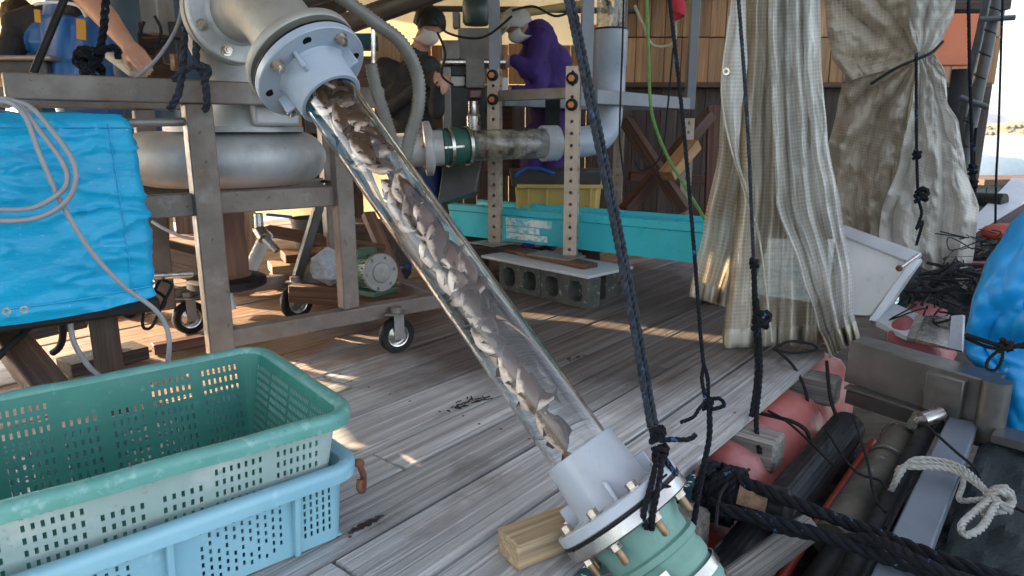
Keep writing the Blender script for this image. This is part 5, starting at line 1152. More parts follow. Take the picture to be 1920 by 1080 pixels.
for k in (-1, 1): sg += [(hip + V((k * .08 - .06, 0, -.02)), V((.22 + k * .1, 5.78, .55)), .115, .08, 1), (V((.22 + k * .1, 5.78, .55)), V((.24 + k * .1, 5.8, .1)), .075, .055, 1), (V((.22 + k * .1, 5.8, .06)), V((.10 + k * .1, 5.76, .04)), .05, .045, 2)]
sg += hand_segs(wr_, V((-.8, -.2, -.3)), V((.1, -.2, .9)), 0) + hand_segs(wl_, V((-.8, -.1, -.3)), V((.1, -.2, .9)), 0)
body('body', sg, [m_skin, m_purple, m_black], p4, .012); hair(p4, H, F, UP, m_hood, 1.12)
f = F.normalized(); up = (UP - f * UP.dot(f)).normalized(); r = f.cross(up)
mb = MB(); mb.grid(lambda a, b: H + r * ((a - .5) * .19) + up * (.075 - .02 * math.cos((a - .5) * 3)) + f * (.085 + .075 * b * math.cos((a - .5) * 2.4)) - up * .03 * b, 10, 4); build('cap_visor', mb, m_hood, p4, solid=.006)
maskp(p4, H, F, UP)
# worker in blue apron reaching into the tub
base = V((-2.32, 3.85, 0)); p2 = thing('person', 'person in blue apron reaching down with a bare arm and pale glove', 'person', base)
H = V((-2.25, 3.66, 1.93)); ch = V((-2.30, 3.80, 1.50)); hip = V((-2.30, 3.9, 1.0)); sh_ = P(150, -22, 3.55); el = P(205, 40, 3.38); wr_ = P(243, 88, 3.28)
sg = head_segs(H, V((.3, -.75, -.5)), V((.1, -.3, 1)), 0) + [(H - V((0, 0, .08)), V((-2.28, 3.76, 1.70)), .058, .065, 0), (V((-2.28, 3.78, 1.66)), ch, .12, .15, 1), (ch + V((-.09, 0, 0)), ch + V((.09, 0, 0)), .14, .14, 1), (ch, hip, .16, .16, 1), (ch + V((.08, -.03, .12)), sh_, .10, .075, 2), (sh_, el, .066, .052, 0), (el, wr_, .05, .034, 0), (ch + V((-.1, 0, .1)), ch + V((-.24, -.05, .08)), .1, .08, 2), (ch + V((-.24, -.05, .08)), ch + V((-.26, -.2, -.2)), .07, .055, 2), (ch + V((-.26, -.2, -.2)), ch + V((-.1, -.40, -.27)), .05, .036, 0)]
for k in (-1, 1): sg += [(hip + V((k * .09, 0, 0)), V((-2.3 + k * .1, 3.92, .5)), .12, .075, 1), (V((-2.3 + k * .1, 3.92, .5)), V((-2.3 + k * .1, 3.95, .08)), .07, .055, 1), (V((-2.3 + k * .1, 3.97, .05)), V((-2.3 + k * .1, 3.82, .04)), .05, .045, 3)]
sg += hand_segs(wr_, P(272, 122, 3.2) - wr_, V((-.75, -.3, -.5)), 0, 1.05, .35) + hand_segs(ch + V((-.1, -.40, -.27)), V((.6, -.5, -.5)), V((.3, .3, .8)), 0)
body('body', sg, [m_skin, m_apron, m_cblack, m_black], p2, .0065); hair(p2, H, V((.3, -.75, -.5)), V((.1, -.3, 1)), m_hair)
mb = MB(); mb.grid(lambda a, b: P(72 + 118 * a + b * (18 - 26 * a), 28 + b * 150, 3.58 + .10 * abs(a - .45) + .02 * math.sin(a * 14 + b * 3)), 20, 20); build('apron_bib', mb, m_apron, p2, solid=.004)
mb = MB(); mb.beam(P(152, 36, 3.54), P(153, 74, 3.55), .045, .006, up=(0, 1, 0)); build('apron_strap', mb, m_orstrap, p2); mb = MB(); mb.beam(P(70, 18, 3.56), P(72, 42, 3.56), .03, .006, up=(0, 1, 0)); build('apron_strap', mb, m_orstrap, p2)
mb = MB(); mb.tube(spline([P(65, 8, 3.55), P(100, 4, 3.53), P(145, 10, 3.5), P(162, 32, 3.5)], 6), .008, 8); build('apron_cord', mb, m_white, p2)
gv = thing('cutting_block', 'pale block held by the bare hand beside the thick rope', 'block', P(240, 125, 3.2)); mb = MB(); mb.beam(P(214, 104, 3.36), P(262, 140, 3.30), .10, .035); build('block_body', mb, m_glove, gv, bevel=.012)
# crouching worker far left
H = P(38, 40, 4.7); base = V((H.x, 4.8, 0)); p1 = thing('person', 'person with black hair in teal jacket stooping at the left edge', 'person', base)
F = V((.5, -.8, -.6)); UP = V((.1, -.25, 1)); ch = H + V((-.02, .12, -.36)); hip = V((ch.x, 5.0, .95))
sg = head_segs(H, F, UP, 0) + [(H - V((0, -.02, .06)), ch + V((0, 0, .17)), .056, .07, 0), (ch + V((0, 0, .12)), ch, .10, .16, 1), (ch + V((-.1, 0, 0)), ch + V((.1, 0, 0)), .15, .15, 1), (ch, hip, .16, .15, 1)]
for k in (-1, 1):
    s0 = ch + V((k * .2, -.02, .08)); e0 = s0 + V((k * .02, -.12, -.28)); w0 = e0 + V((-k * .05, -.24, -.02)); sg += [(ch + V((k * .1, 0, .08)), s0, .1, .08, 1), (s0, e0, .07, .055, 1), (e0, w0, .05, .035, 1), (hip + V((k * .09, 0, 0)), V((hip.x + k * .1, 4.95, .5)), .11, .075, 2), (V((hip.x + k * .1, 4.95, .5)), V((hip.x + k * .1, 5.0, .08)), .07, .055, 2), (V((hip.x + k * .1, 5.0, .05)), V((hip.x + k * .1, 4.85, .04)), .05, .045, 2)]; sg += hand_segs(w0, V((-k * .2, -.9, -.2)), V((-k, 0, .2)), 0)
body('body', sg, [m_skin, m_teal2, m_cblue], p1, .013); hair(p1, H, F, UP, m_hair, 1.05)
# ------------------------------------------------------------------ hanging sheets on the right
def lerp_edge(E, y):
    if y <= E[0][1]: return E[0][0]
    for (x0, y0), (x1, y1) in zip(E, E[1:]):
        if y <= y1: t_ = (y - y0) / (y1 - y0); return x0 + (x1 - x0) * (t_ * t_ * (3 - 2 * t_) * .5 + t_ * .5)
    return E[-1][0]
def ridge_wave(x): return 1 - 2 * abs(math.sin(x)) ** .75
def panel(parent, name, LE, RE, Y0, top, bl, br, folds, amp, mat, seed=0., nu=64, nv=60, hem=None, wid=.9, tie=None, rad=7.):
    def fn(u, v, off=0.):
        py = top + (bl + (br - bl) * u - top) * v; xl, xr = lerp_edge(LE, py), lerp_edge(RE, py); px = xl + (xr - xl) * u
        w_ = u + .07 * fbm((u * 2.2, v * 1.3, seed), 1., 3) + .03 * math.sin(v * 4 + seed)
        y = amp * (.5 + .5 * v) * (.65 * ridge_wave(math.pi * folds * w_ + seed) + .3 * math.sin(2 * math.pi * folds * 1.7 * w_ + 2 * seed + v * 1.5))
        if tie:
            an = math.atan2(py - tie[1], px - tie[0]); ds = math.hypot(px - tie[0], py - tie[1]) / 200
            y = y * min(1, ds * .55) + amp * .75 * ridge_wave(an * rad + 1.2 * fbm((px * .006, py * .006, seed), 1., 3)) * min(1, ds * 1.6) * math.exp(-ds * .55)
            y += amp * .8 * fbm((px * .008, py * .013, seed + 3), 1., 4) * min(1, ds)
        y += .45 * amp * fbm((u * 4, v * 7, seed + 9), 1., 5)
        return P(px, py, Y0 + y - off)
    mb = MB(); a = fn(.5, 0); b = fn(.5, 1); mb.grid(fn, nu, nv, us=wid, vs_=(a - b).length)
    ob = build(name, mb, mat, parent, ang=80)
    if hem:
        mb = MB(); mb.grid(lambda u, v: fn(u, 1 - .045 * (1 - v) + .004, .004), nu, 3); build('hem', mb, hem, parent, solid=.003, ang=80)
    return ob, fn
ct = thing('gridded_curtain', 'gathered translucent gridded sheet hanging to the deck edge', 'curtain', P(1450, 640, 3.2))
panel(ct, 'back_fold', [(1395, -140), (1368, 20), (1352, 180), (1348, 280), (1320, 420), (1293, 556)], [(1470, -140), (1455, 100), (1450, 300), (1440, 450), (1400, 580)], 3.38, -140, 553, 585, 3.2, .09, m_curt, 1.3, 80, 70, hem=m_hem, wid=.28)
panel(ct, 'middle_fold', [(1412, -140), (1400, 100), (1385, 300), (1368, 480), (1354, 660)], [(1540, -140), (1535, 120), (1538, 300), (1552, 450), (1560, 650)], 3.24, -140, 650, 640, 4.3, .12, m_curt, 2.7, 120, 80, m_hem, .42)
panel(ct, 'front_fold', [(1445, -140), (1440, 60), (1447, 200), (1455, 380), (1500, 510), (1530, 600), (1556, 668)], [(1536, -140), (1540, 120), (1552, 260), (1578, 400), (1600, 520), (1600, 580), (1613, 640)], 3.14, -140, 668, 634, 2.6, .10, m_curtclear, 4.1, 100, 90, m_hem, .32)
panel(ct, 'turned_edge', [(1390, -140), (1368, 30), (1354, 140), (1356, 210), (1374, 290), (1402, 380), (1424, 450)], [(1398, -140), (1398, 30), (1402, 120), (1390, 210), (1384, 290), (1408, 380), (1428, 450)], 3.12, -140, 450, 450, .6, .03, m_curtclear, .4, 16, 60, None, .25)
mb = MB(); mb.tube(spline([P(x, y, 3.105) for x, y in ((1368, 30), (1354, 140), (1356, 210), (1374, 290), (1402, 380), (1424, 450), (1436, 540), (1448, 640))], 8), .004, 6); mb.lathe([(.008, 0), (.016, 0), (.016, .003), (.008, .003)], P(1361, 134, 3.1), (0, -1, 0), 14, closed=True, mi=1); build('edge_cord', mb, [m_hem, m_bolt], ct)
mb = MB(); mb.tube(spline([P(x, y, 3.08) for x, y in ((1450, 655), (1480, 640), (1520, 645), (1530, 655), (1490, 662), (1450, 655))], 6), .006, 6); mb.tube(spline([P(1455, 655, 3.05), P(1490, 690, 2.95), P(1512, 740, 2.85), P(1514, 800, 2.75), P(1505, 828, 2.7)], 8), .007, 8); build('hem_cord', mb, m_cordk, ct)
c2 = thing('stained_curtain', 'brown stained sheet tied up in the middle behind the gridded one', 'curtain', P(1640, 470, 4.0))
panel(c2, 'upper_fold', [(1535, -140), (1548, 40), (1560, 110), (1590, 150), (1640, 160)], [(1792, -140), (1782, 30), (1760, 90), (1725, 118), (1715, 160)], 4.02, -140, 152, 116, 3, .08, m_curt2, .8, 90, 60, None, .5, (1722, 112), 6.)
panel(c2, 'lower_fold', [(1588, 120), (1570, 200), (1550, 290), (1552, 380), (1575, 440)], [(1732, 100), (1712, 200), (1690, 320), (1672, 420), (1664, 480)], 4.08, 118, 432, 488, 2.2, .10, m_curt2, 3.3, 90, 80, None, .45, (1722, 104), 9.)
c3 = thing('pale_curtain', 'pale grey sheet bunched beside the leaning pole', 'curtain', P(1760, 530, 3.9))
panel(c3, 'lower_fold', [(1722, 104), (1712, 180), (1688, 300), (1652, 400), (1648, 440), (1664, 500)], [(1745, 84), (1774, 140), (1776, 190), (1798, 230), (1812, 320), (1836, 390), (1828, 460), (1815, 540)], 3.92, 96, 470, 545, 2., .10, m_curt3, 5.2, 100, 100, None, .45, (1724, 98), 8.)
panel(c3, 'upper_fold', [(1706, -140), (1705, 40), (1712, 80), (1722, 108)], [(1812, -140), (1790, 20), (1768, 75), (1738, 104)], 3.94, -140, 106, 106, 1.6, .05, m_curt3, 7.7, 50, 50, None, .3, (1725, 108), 9.)
mb = MB(); mb.tube(spline([P(1632, 158, 3.9), P(1680, 128, 3.84), P(1722, 110, 3.82), P(1748, 98, 3.82), P(1768, 78, 3.85)], 8), .008, 8); build('tie_cord', mb, m_cordk, c2)
rt = thing('curtain_tie_rope', 'thin black rope with knots hanging against the pale sheet', 'rope', P(1720, 470, 3.7))
mb = MB(); mb.rope(spline([P(1718, 100, 3.74), P(1718, 200, 3.72), P(1719, 300, 3.7), P(1722, 370, 3.7), P(1728, 400, 3.68), P(1718, 430, 3.68), P(1730, 415, 3.68), P(1718, 460, 3.68)], 8), .008); build('strand', mb, m_ropek, rt)
mb = MB(); knot(mb, P(1720, 290, 3.69), .018, .009, 2, 21); build('knot', mb, m_ropek, rt); mb = MB(); knot(mb, P(1728, 365, 3.69), .03, .012, 3, 22); build('knot', mb, m_ropek, rt)

# ------------------------------------------------------------------ leaning pole, orange panel, hanging ropes, far right
mb = MB(); a = P(1752, 26, 5.2); b = P(1846, 124, 5.2); mb.box((a + b) / 2, ((b - a).x, .05, (a - b).z)); build('orange_board', mb, m_orange, label='orange panel above the pale sheet', cat='board', bevel=.01)
lp = thing('leaning_pole', 'dark leaning pole wrapped in netting against the sky', 'pole', P(1805, 300, 4.6))
mb = MB(); mb.tube([P(1890, -90, 4.6), P(1862, 40, 4.6), P(1835, 170, 4.6), P(1808, 300, 4.6), P(1795, 420, 4.6)], .034, 14); mb.tube([P(1868, -90, 4.7), P(1838, 60, 4.7), P(1812, 170, 4.7), P(1800, 280, 4.7)], .025, 10); build('shaft', mb, m_bamboo, lp)
for x0, y0, x1, y1 in ((1836, 36, 1903, 33), (1800, 182, 1852, 201)):
    mb = MB(); mb.tube([P(x0, y0, 4.55), P(x1, y1, 4.5)], .017, 8); build('peg', mb, m_bamboo, lp)
mb = MB()
for k in range(9):
    f = k / 8; c = P(1880 - 80 * f, -40 + 340 * f, 4.6); dd = (P(1808, 300, 4.6) - P(1890, -90, 4.6)).normalized(); d_, s1, u1 = basis(dd)
    mb.tube([c + (s1 * math.cos(j) + u1 * math.sin(j)) * .037 + dd * j * .012 for j in range(0, 8)], .004, 5)
build('lashing', mb, m_cordk, lp, kind='stuff')
mb = MB(); mb.add([P(1785, 130, 5.3), P(1828, 128, 5.3), P(1812, 290, 5.2), P(1796, 290, 5.2), P(1775, 200, 5.3)], [(0, 1, 2, 3, 4)]); build('dark_sheet', mb, m_cblack, label='dark grey sheet hanging below the orange panel', cat='sheet', solid=.01)
mb = MB(); a = P(1775, -60, 5.4); b = P(1868, 24, 5.4); mb.box((a + b) / 2, ((b - a).x, .3, (a - b).z)); build('dark_beam', mb, m_darkwood, label='dark timber eave above the orange panel', cat='beam')
for i, (pts, r, l) in enumerate((([(1884, -80, 4.2), (1880, 0, 4.2), (1872, 250, 4.2), (1868, 330, 4.2), (1866, 440, 4.2)], .007, 'thin dark line hanging free against the sky'), ([(1816, 0, 4.3), (1818, 120, 4.3), (1822, 260, 4.3), (1822, 400, 4.3)], .010, 'dark rope hanging beside the leaning pole foot'), ([(1830, 240, 4.4), (1826, 290, 4.4), (1828, 380, 4.4)], .010, 'short dark rope with loops by the fender'))):
    mb = MB(); mb.rope(spline([P(*c) for c in pts], 10), r)
    if i: knot(mb, P(1824, 290 + 28 * i, 4.3), .025, .01, 2, 30 + i)
    build('hanging_line', mb, m_ropek, label=l, cat='rope')
# neighbouring pier and boat
pr = thing('pier', 'low timber pier beyond the dark fender', 'pier', P(1890, 345, 14)); 
for k, (y, h) in enumerate(((338, .10), (352, .3))):
    mb = MB(); a = P(1790, y, 13); b = P(2050, y - 3, 14); mb.beam(a, b, 1.2 - k, h); build('deck_edge' if k == 0 else 'fascia', mb, m_brownwood if k == 0 else m_greywood, pr)
for x in (1840, 1900, 1960): mb = MB(); a = P(x, 350, 13.2); mb.tube([a, V((a.x, a.y, -1.6))], .12, 10); build('pile', mb, m_darkwood, pr)
bt = thing('moored_boat', 'white fibreglass boat moored beyond the timber pier', 'boat', P(1900, 325, 24))
o = P(1915, 318, 24); mb = MB(); vs = []; fs = []
for i in range(13):
    x = -2.2 + 5.4 * i / 12; t_ = i / 12; wv = .95 * math.sin(math.pi * min(1, .25 + t_ * .75)) ** .5 * (1 if t_ > .2 else .5 + 2.5 * t_); sh = .35 * (1 - t_) ** 2
    for a_, z in ((-1, .22 + sh), (-.95, 0), (-.6, -.45), (0, -.6), (.6, -.45), (.95, 0), (1, .22 + sh)): vs.append(o + V((x, a_ * wv, z)))
for i in range(12):
    for k in range(6): fs.append((i * 7 + k, i * 7 + k + 1, (i + 1) * 7 + k + 1, (i + 1) * 7 + k))
    fs.append((i * 7 + 6, i * 7, (i + 1) * 7, (i + 1) * 7 + 6))
fs += [tuple(range(7))[::-1], tuple(84 + k for k in range(7))]; mb.add(vs, fs); hl = build('hull', mb, m_hull, bt)
mb = MB(); mb.box(o + V((1.3, 0, .62)), (1.8, 1.3, .8), taper=.85); build('cabin', mb, m_hull, bt, bevel=.05)
mb = MB(); mb.box(o + V((1.3, -.62, .75)), (1.2, .06, .3)); build('cabin_window', mb, m_dkgrey, bt)
mb = MB(); mb.tube([P(1800, 372, 6.2), P(1832, 374, 6.2), P(1884, 377, 6.0)], .065, 18); build('fender', mb, m_black, label='black cylindrical fender at the end of the deck', cat='fender')
timber('gunwale_board', P(1828, 450, 5.2), P(1925, 340, 6.8), .24, .06, m_whitesheet, label='whitish board running along the boat side', cat='board')
timber('gunwale_board', P(1815, 470, 4.8), P(1935, 395, 5.2), .12, .10, m_darkwood, label='dark timber beside the whitish board', cat='timber')

# ------------------------------------------------------------------ blue tarp bundle
LEb = [(1935, 380), (1890, 435), (1850, 500), (1826, 570), (1812, 640), (1815, 665), (1838, 690), (1842, 760), (1846, 800)]
tb = thing('tarp_bundle', 'bulging blue tarp bundle tied with black cord at the deck edge', 'tarp', P(1900, 800, 2.4))
def bund(u, v):
    py = 395 + (805 - 395) * v + 60 * u * v; xl = lerp_edge(LEb, py); px = xl + (2120 - xl) * u; bulge = .20 * math.sin(math.pi * min(1, u * .55 + .0)) ** .5
    pinch = math.exp(-((py - 648) / 26) ** 2) * .05
    return P(px, py, 2.72 - bulge + pinch + .03 * fbm((u * 4, v * 4, 3), 1., 3) + .03 * (1 - 2 * abs(math.sin(u * 9 + v * 3.5 + 1.5 * fbm((u * 2, v * 2, 8))))) * (.4 + .6 * v))
mb = MB(); mb.grid(bund, 70, 90); build('cover', mb, m_tarpr, tb, solid=.01, soff=-1, ang=80)
mb = MB(); mb.rope(spline([P(1812, 628, 2.6), P(1850, 640, 2.42), P(1880, 648, 2.34), P(1935, 650, 2.28), P(2000, 655, 2.25)], 8), .009); mb.rope(spline([P(1812, 634, 2.6), P(1850, 650, 2.42), P(1880, 652, 2.34), P(1935, 642, 2.28)], 8), .007)
mb.rope(spline([P(1882, 650, 2.32), P(1855, 672, 2.34), P(1850, 690, 2.34), P(1866, 694, 2.33), P(1878, 675, 2.32), P(1880, 652, 2.32)], 8), .006); knot(mb, P(1886, 648, 2.32), .02, .008, 2, 41); build('binding_cord', mb, m_cordk, tb)

# ------------------------------------------------------------------ white bin, steel beam and sheets at the end of the well
wb = thing('white_bin', 'white plastic bin tipped on its side behind the gridded sheet', 'bin', P(1640, 590, 3.6))
def hexa(name, c8, mat, parent, bev=.006):
    mb = MB(); mb.add(c8, [(3, 2, 1, 0), (4, 5, 6, 7), (0, 1, 5, 4), (1, 2, 6, 5), (2, 3, 7, 6), (3, 0, 4, 7)]); return build(name, mb, mat, parent, bevel=bev)
hexa('inner_panel', [P(1560, 590, 3.62), P(1632, 592, 3.5), P(1708, 492, 3.55), P(1575, 440, 3.95), P(1560, 592, 3.70), P(1634, 596, 3.58), P(1712, 494, 3.63), P(1577, 440, 4.03)], m_white, wb)
hexa('back_lip', [P(1575, 440, 3.93), P(1708, 492, 3.52), P(1728, 474, 3.58), P(1580, 420, 4.0), P(1575, 445, 3.96), P(1708, 498, 3.55), P(1730, 480, 3.62), P(1580, 426, 4.04)], m_whitesheet, wb)
hexa('side_lip', [P(1628, 600, 3.44), P(1645, 604, 3.42), P(1728, 484, 3.5), P(1706, 490, 3.5), P(1630, 606, 3.52), P(1647, 610, 3.5), P(1730, 490, 3.58), P(1708, 496, 3.58)], m_white, wb)
mb = MB(); mb.tube([P(1688, 502, 3.46), P(1722, 478, 3.48)], .009, 10); mb.ball(P(1686, 503, 3.46), .017, 10, 1); build('hinge_rod', mb, [m_stain, m_rust], wb)
sh = thing('metal_sheet', 'shiny metal sheets and grey strip lying behind the steel beam', 'metal sheet', P(1720, 610, 3.3))
hexa('bright_sheet', [P(1642, 600, 3.42), P(1702, 632, 3.2), P(1722, 588, 3.34), P(1672, 566, 3.55), P(1642, 612, 3.42), P(1702, 640, 3.2), P(1722, 594, 3.34), P(1672, 574, 3.55)], m_whitesheet, sh, .002)
hexa('grey_strip', [P(1700, 632, 3.19), P(1714, 636, 3.17), P(1732, 592, 3.3), P(1718, 588, 3.33), P(1700, 640, 3.2), P(1714, 642, 3.18), P(1732, 598, 3.31), P(1718, 594, 3.34)], m_greywood, sh, .002)
hexa('steel_plate', [P(1714, 634, 3.18), P(1785, 652, 3.05), P(1800, 594, 3.25), P(1732, 590, 3.33), P(1714, 642, 3.18), P(1785, 658, 3.05), P(1800, 600, 3.25), P(1732, 598, 3.33)], m_stain, sh, .002)
hexa('end_plate', [P(1778, 652, 3.0), P(1804, 658, 2.96), P(1806, 590, 3.1), P(1784, 592, 3.15), P(1778, 655, 3.05), P(1806, 662, 3.02), P(1810, 592, 3.2), P(1786, 595, 3.25)], m_pvcpale, sh, .002)
sb = thing('steel_beam', 'dull stainless box beam spanning the end of the well', 'beam', AN(3.2, -.4, 0)); m_beam = M('dull_stainless', (.17, .165, .155), (.12, .118, .11), .38, .65, 7, bump=.1, spot=((.16, .11, .09), 4., .55, .75))
a = AN(3.25, -.655, .055); b = AN(3.12, -.12, .03)
mb = MB(); mb.beam(a, b, .14, .19); build('box_section', mb, m_beam, sb, bevel=.006)
mb = MB(); mb.beam(a + V((0, 0, -.105)) - A_ * .09, b + V((0, 0, -.105)) - A_ * .09, .05, .014); mb.beam(a + V((0, 0, -.16)) - A_ * .05, b + V((.05, 0, -.16)) - A_ * .05, .05, .06); build('bottom_flange', mb, m_beam, sb, bevel=.003)
mb = MB(); mb.box(a.lerp(b, .70) - A_ * .085 + V((0, 0, -.005)), (.14, .05, .16), Matrix.Rotation(math.atan2((b - a).y, (b - a).x), 3, 'Z')); build('junction_box', mb, m_beam, sb, bevel=.006)
mb = MB(); mb.tube([b + N_ * .0 - A_ * .09 + V((0, 0, .11)), b - A_ * .09 + V((0, 0, -.13))], .05, 20); build('end_tube', mb, m_beam, sb)

# ------------------------------------------------------------------ the well: floats, pipes, poles, bars, ropes, nets
def lie(name, a0, a1, n0, n1, z0, z1, r, mat, label, cat, n=20, **k):
    mb = MB(); K = 14; pts = [AN(a0 + (a1 - a0) * i / K, n0 + (n1 - n0) * i / K, z0 + (z1 - z0) * i / K) for i in range(K + 1)]
    mb.tube(pts, r, n); return build(name, mb, mat, label=label, cat=cat, **k)
def float_(a0, a1, nn, z, r, mat, label, tilt=.25):
    th = thing('float', label, 'float', AN((a0 + a1) / 2, nn, z - r)); mb = MB(); vs = []; fs = []; K = 16; S = [(-1, -1), (1, -1), (1.04, .3), (.55, 1), (-.5, 1.04), (-1.02, .45)]; n = len(S)
    for i in range(K + 1):
        t_ = i / K; e = 1 - .22 * max(0, abs(t_ - .5) * 2 - .82) / .18; g = 1 - .035 * (abs((t_ * 3.2) % 1 - .5) < .09)
        for x, y in S: vs.append(AN(a0 + (a1 - a0) * t_, nn + x * r * e * g + y * r * tilt * -.3, z + (y + x * -tilt) * r * .95 * e * g))
    for i in range(K):
        for k in range(n): fs.append((i * n + k, i * n + (k + 1) % n, (i + 1) * n + (k + 1) % n, (i + 1) * n + k))
    fs += [tuple(range(n))[::-1], tuple(K * n + k for k in range(n))]; mb.add(vs, fs); build('float_body', mb, mat, th, bevel=.028, bseg=3, ang=60); return th
def fluted(name, p0, p1, r, mat, label, cat, m=26):
    p0, p1 = V(p0), V(p1); d, s1, u1 = basis(p1 - p0); mb = MB(); n = m * 4; vs = []; fs = []
    for h, k in ((0, .8), (.012, 1.), (1., 1.), (1.012, .8)):
        for j in range(n):
            an = 2 * math.pi * j / n; rr = r * k * (1. if j % 4 < 2 else .984); c = p0 + (p1 - p0) * (h if h <= 1 else 1) + (d * .01 if h > 1 else V()) - (d * .01 if h == 0 else V()); vs.append(c + (s1 * math.cos(an) + u1 * math.sin(an)) * rr)
    for i in range(3):
        for j in range(n): fs.append((i * n + j, i * n + (j + 1) % n, (i + 1) * n + (j + 1) % n, (i + 1) * n + j))
    fs += [tuple(range(n))[::-1], tuple(3 * n + j for j in range(n))]; mb.add(vs, fs); return build(name, mb, mat, label=label, cat=cat, ang=20)
float_(2.26, 3.12, -.83, -.23, .15, m_pink, 'large pink float strapped under the deck edge')
float_(3.16, 3.7, -.86, -.20, .14, m_pink, 'smaller pink float under the stainless beam end')
float_(.7, 1.55, -.74, -.34, .19, m_pink, 'pink float below the green hose coupling')
float_(1.62, 2.2, -.70, -.36, .17, m_red, 'orange red float showing under the black ropes')
mb = MB()
mb.tube(spline([AN(2.60, -.96, -.05), AN(2.61, -.83, -.045), AN(2.63, -.70, -.06), AN(2.64, -.655, -.12), AN(2.64, -.65, -.3)], 6), .008, 6)
mb.tube(spline([AN(3.3, -.78, .0), AN(3.0, -.68, -.06), AN(2.86, -.60, -.14), AN(2.6, -.58, -.16)], 6), .008, 6); build('float_lashing', mb, m_cordk, label='black cords lashed round the large pink float', cat='cord')
fluted('black_pipe', AN(1.35, -.605, -.17), AN(2.98, -.60, -.17), .072, m_blackpipe, 'thick black ribbed pipe lying along the pink float', 'pipe')
lie('red_bar', 1.6, 3.0, -.505, -.50, -.225, -.21, .016, m_red, 'red pole between the black pipe and the mossy log', 'pole')
m_log = M('mossy_log', (.11, .095, .07), (.05, .047, .034), .85, 0, 8, bump=.6, bs=50, spot=((.22, .21, .19), 10., .60, .72))
lie('mossy_log', 2.1, 3.0, -.43, -.40, -.19, -.16, .06, m_log, 'mossy brown log with bright metal bands', 'log')
mb = MB()
for a, l in ((2.72, 'bright metal band round the mossy log nearer the ropes'), (2.98, 'bright metal band at the head of the mossy log')):
    mb = MB(); c = AN(a, -.405, -.165); mb.lathe([(.064, 0), (.068, 0), (.068, .014), (.064, .014)], c, A_, 32, closed=True)
    build('hose_band', mb, m_stain, label=l, cat='band')
timber('grey_log', G(1350, 1110, -.12), G(1520, 985, -.12), .085, .085, m_greywood, label='bleached grey timber below the crossing black ropes', cat='timber', bevel=.03)
m_bar = M('blue_grey_steel', (.165, .195, .24), (.14, .165, .205), .42, .1, 6, bump=.05)
mb = MB(); mb.beam(AN(1.3, -.215, -.08), AN(3.05, -.205, -.07), .10, .05); build('steel_bar', mb, m_bar, label='blue grey steel bar running along the well', cat='bar', bevel=.006)
lie('black_pole', 1.7, 3.1, -.325, -.315, -.14, -.10, .035, m_black, 'smooth black pole beside the blue grey bar', 'pole')
lie('black_pole', 1.6, 2.25, -.42, -.40, -.22, -.22, .045, m_black, 'short thick black pole below the mossy log', 'pole')
mb = MB(); mb.tube([AN(2.95, -.33, -.05), AN(3.02, -.28, -.03)], .03, 12); mb.tube([AN(2.93, -.36, -.07), AN(3.05, -.36, -.07)], .02, 10); build('pipe_fitting', mb, m_stain, label='small steel fitting at the head of the black pole', cat='fitting')
mb = MB(); mb.box(AN(4.7, -.1, -.42), (2.8, 4.2, .06), Matrix.Rotation(math.atan2(A_.y, A_.x), 3, 'Z')); build('barge_floor', mb, m_darkwood, kind='structure')
mb = MB(); random.seed(5)
mb.grid(lambda a, b: AN(.9 + 2.3 * a, -.72 + .62 * b, -.33 + .06 * fbm((a * 9, b * 5, 2), 1., 5)), 70, 24)
build('net_bed', mb, m_netdark, label='dark wet netting filling the well under the poles', cat='netting', kind='stuff')
m_greennet = M('green_black_net', (.016, .028, .03), (.03, .05, .05), .8, 0, 60, bump=1., bs=90, bd=.02, stretch=(1, 3, 1))
mb = MB(); mb.grid(lambda a, b: AN(1.1 + 2.0 * a, -.14 + .9 * b, -.10 + .03 * fbm((a * 8, b * 9, 5), 1., 5) + .02 * math.sin(b * 22 + 4 * fbm((a * 3, b * 3, 1)))), 60, 50)
net = build('folded_net', mb, m_greennet, label='dark green folded net beside the blue grey bar', cat='netting')
mb = MB(); mb.beam(AN(2.97, -.10, -.045), AN(2.92, .5, -.06), .12, .03); build('cross_plate', mb, m_bar and m_beam, label='grey cross plate under the tarp bundle', cat='plate')
for i, (pts, l) in enumerate((([(1365, 885, .0), (1400, 905, .01), (1470, 935, .01), (1600, 985, -.01), (1750, 1042, .0), (1930, 1100, .0)], 'upper of the two thick black ropes crossing the well'), ([(1345, 955, -.02), (1420, 970, -.01), (1530, 1000, -.02), (1650, 1042, -.03), (1760, 1078, -.03), (1900, 1120, -.03)], 'lower of the two thick black ropes crossing the well'), ([(1330, 940, -.03), (1440, 985, -.03), (1560, 1010, -.03), (1640, 1012, .01), (1740, 1060, .03), (1850, 1100, .0)], 'black rope lying between the two thick ones'))):
    mb = MB(); mb.rope(spline([G(*c) for c in pts], 10), .019 if i < 2 else .015, n=8); build('mooring_rope', mb, m_ropek, label=l, cat='rope')
cl_ = thing('rope_coil', 'black rope coiled round a bollard beside the lower flange', 'rope', AN(2.0, -.62, -.2)); mb = MB()
k0 = G(1352, 925, -.07); k1 = G(1482, 962, -.07); kd = (k1 - k0).normalized(); kd, ks, ku = basis(kd)
for k in range(5):
    c = k0 + kd * (-.055 + k * .022); pts = [c + ks * .082 * math.cos(j * .5 + k) + ku * .082 * math.sin(j * .5 + k) + kd * .002 * j for j in range(14)]; mb.rope(spline(pts, 3), .0145, n=6)
build('turns', mb, m_ropek, cl_)
mb = MB(); mb.tube([k0 - kd * .05, k1 - kd * .012, k1], [.068, .068, .058], 24); build('bollard', mb, m_blackpipe, cl_)
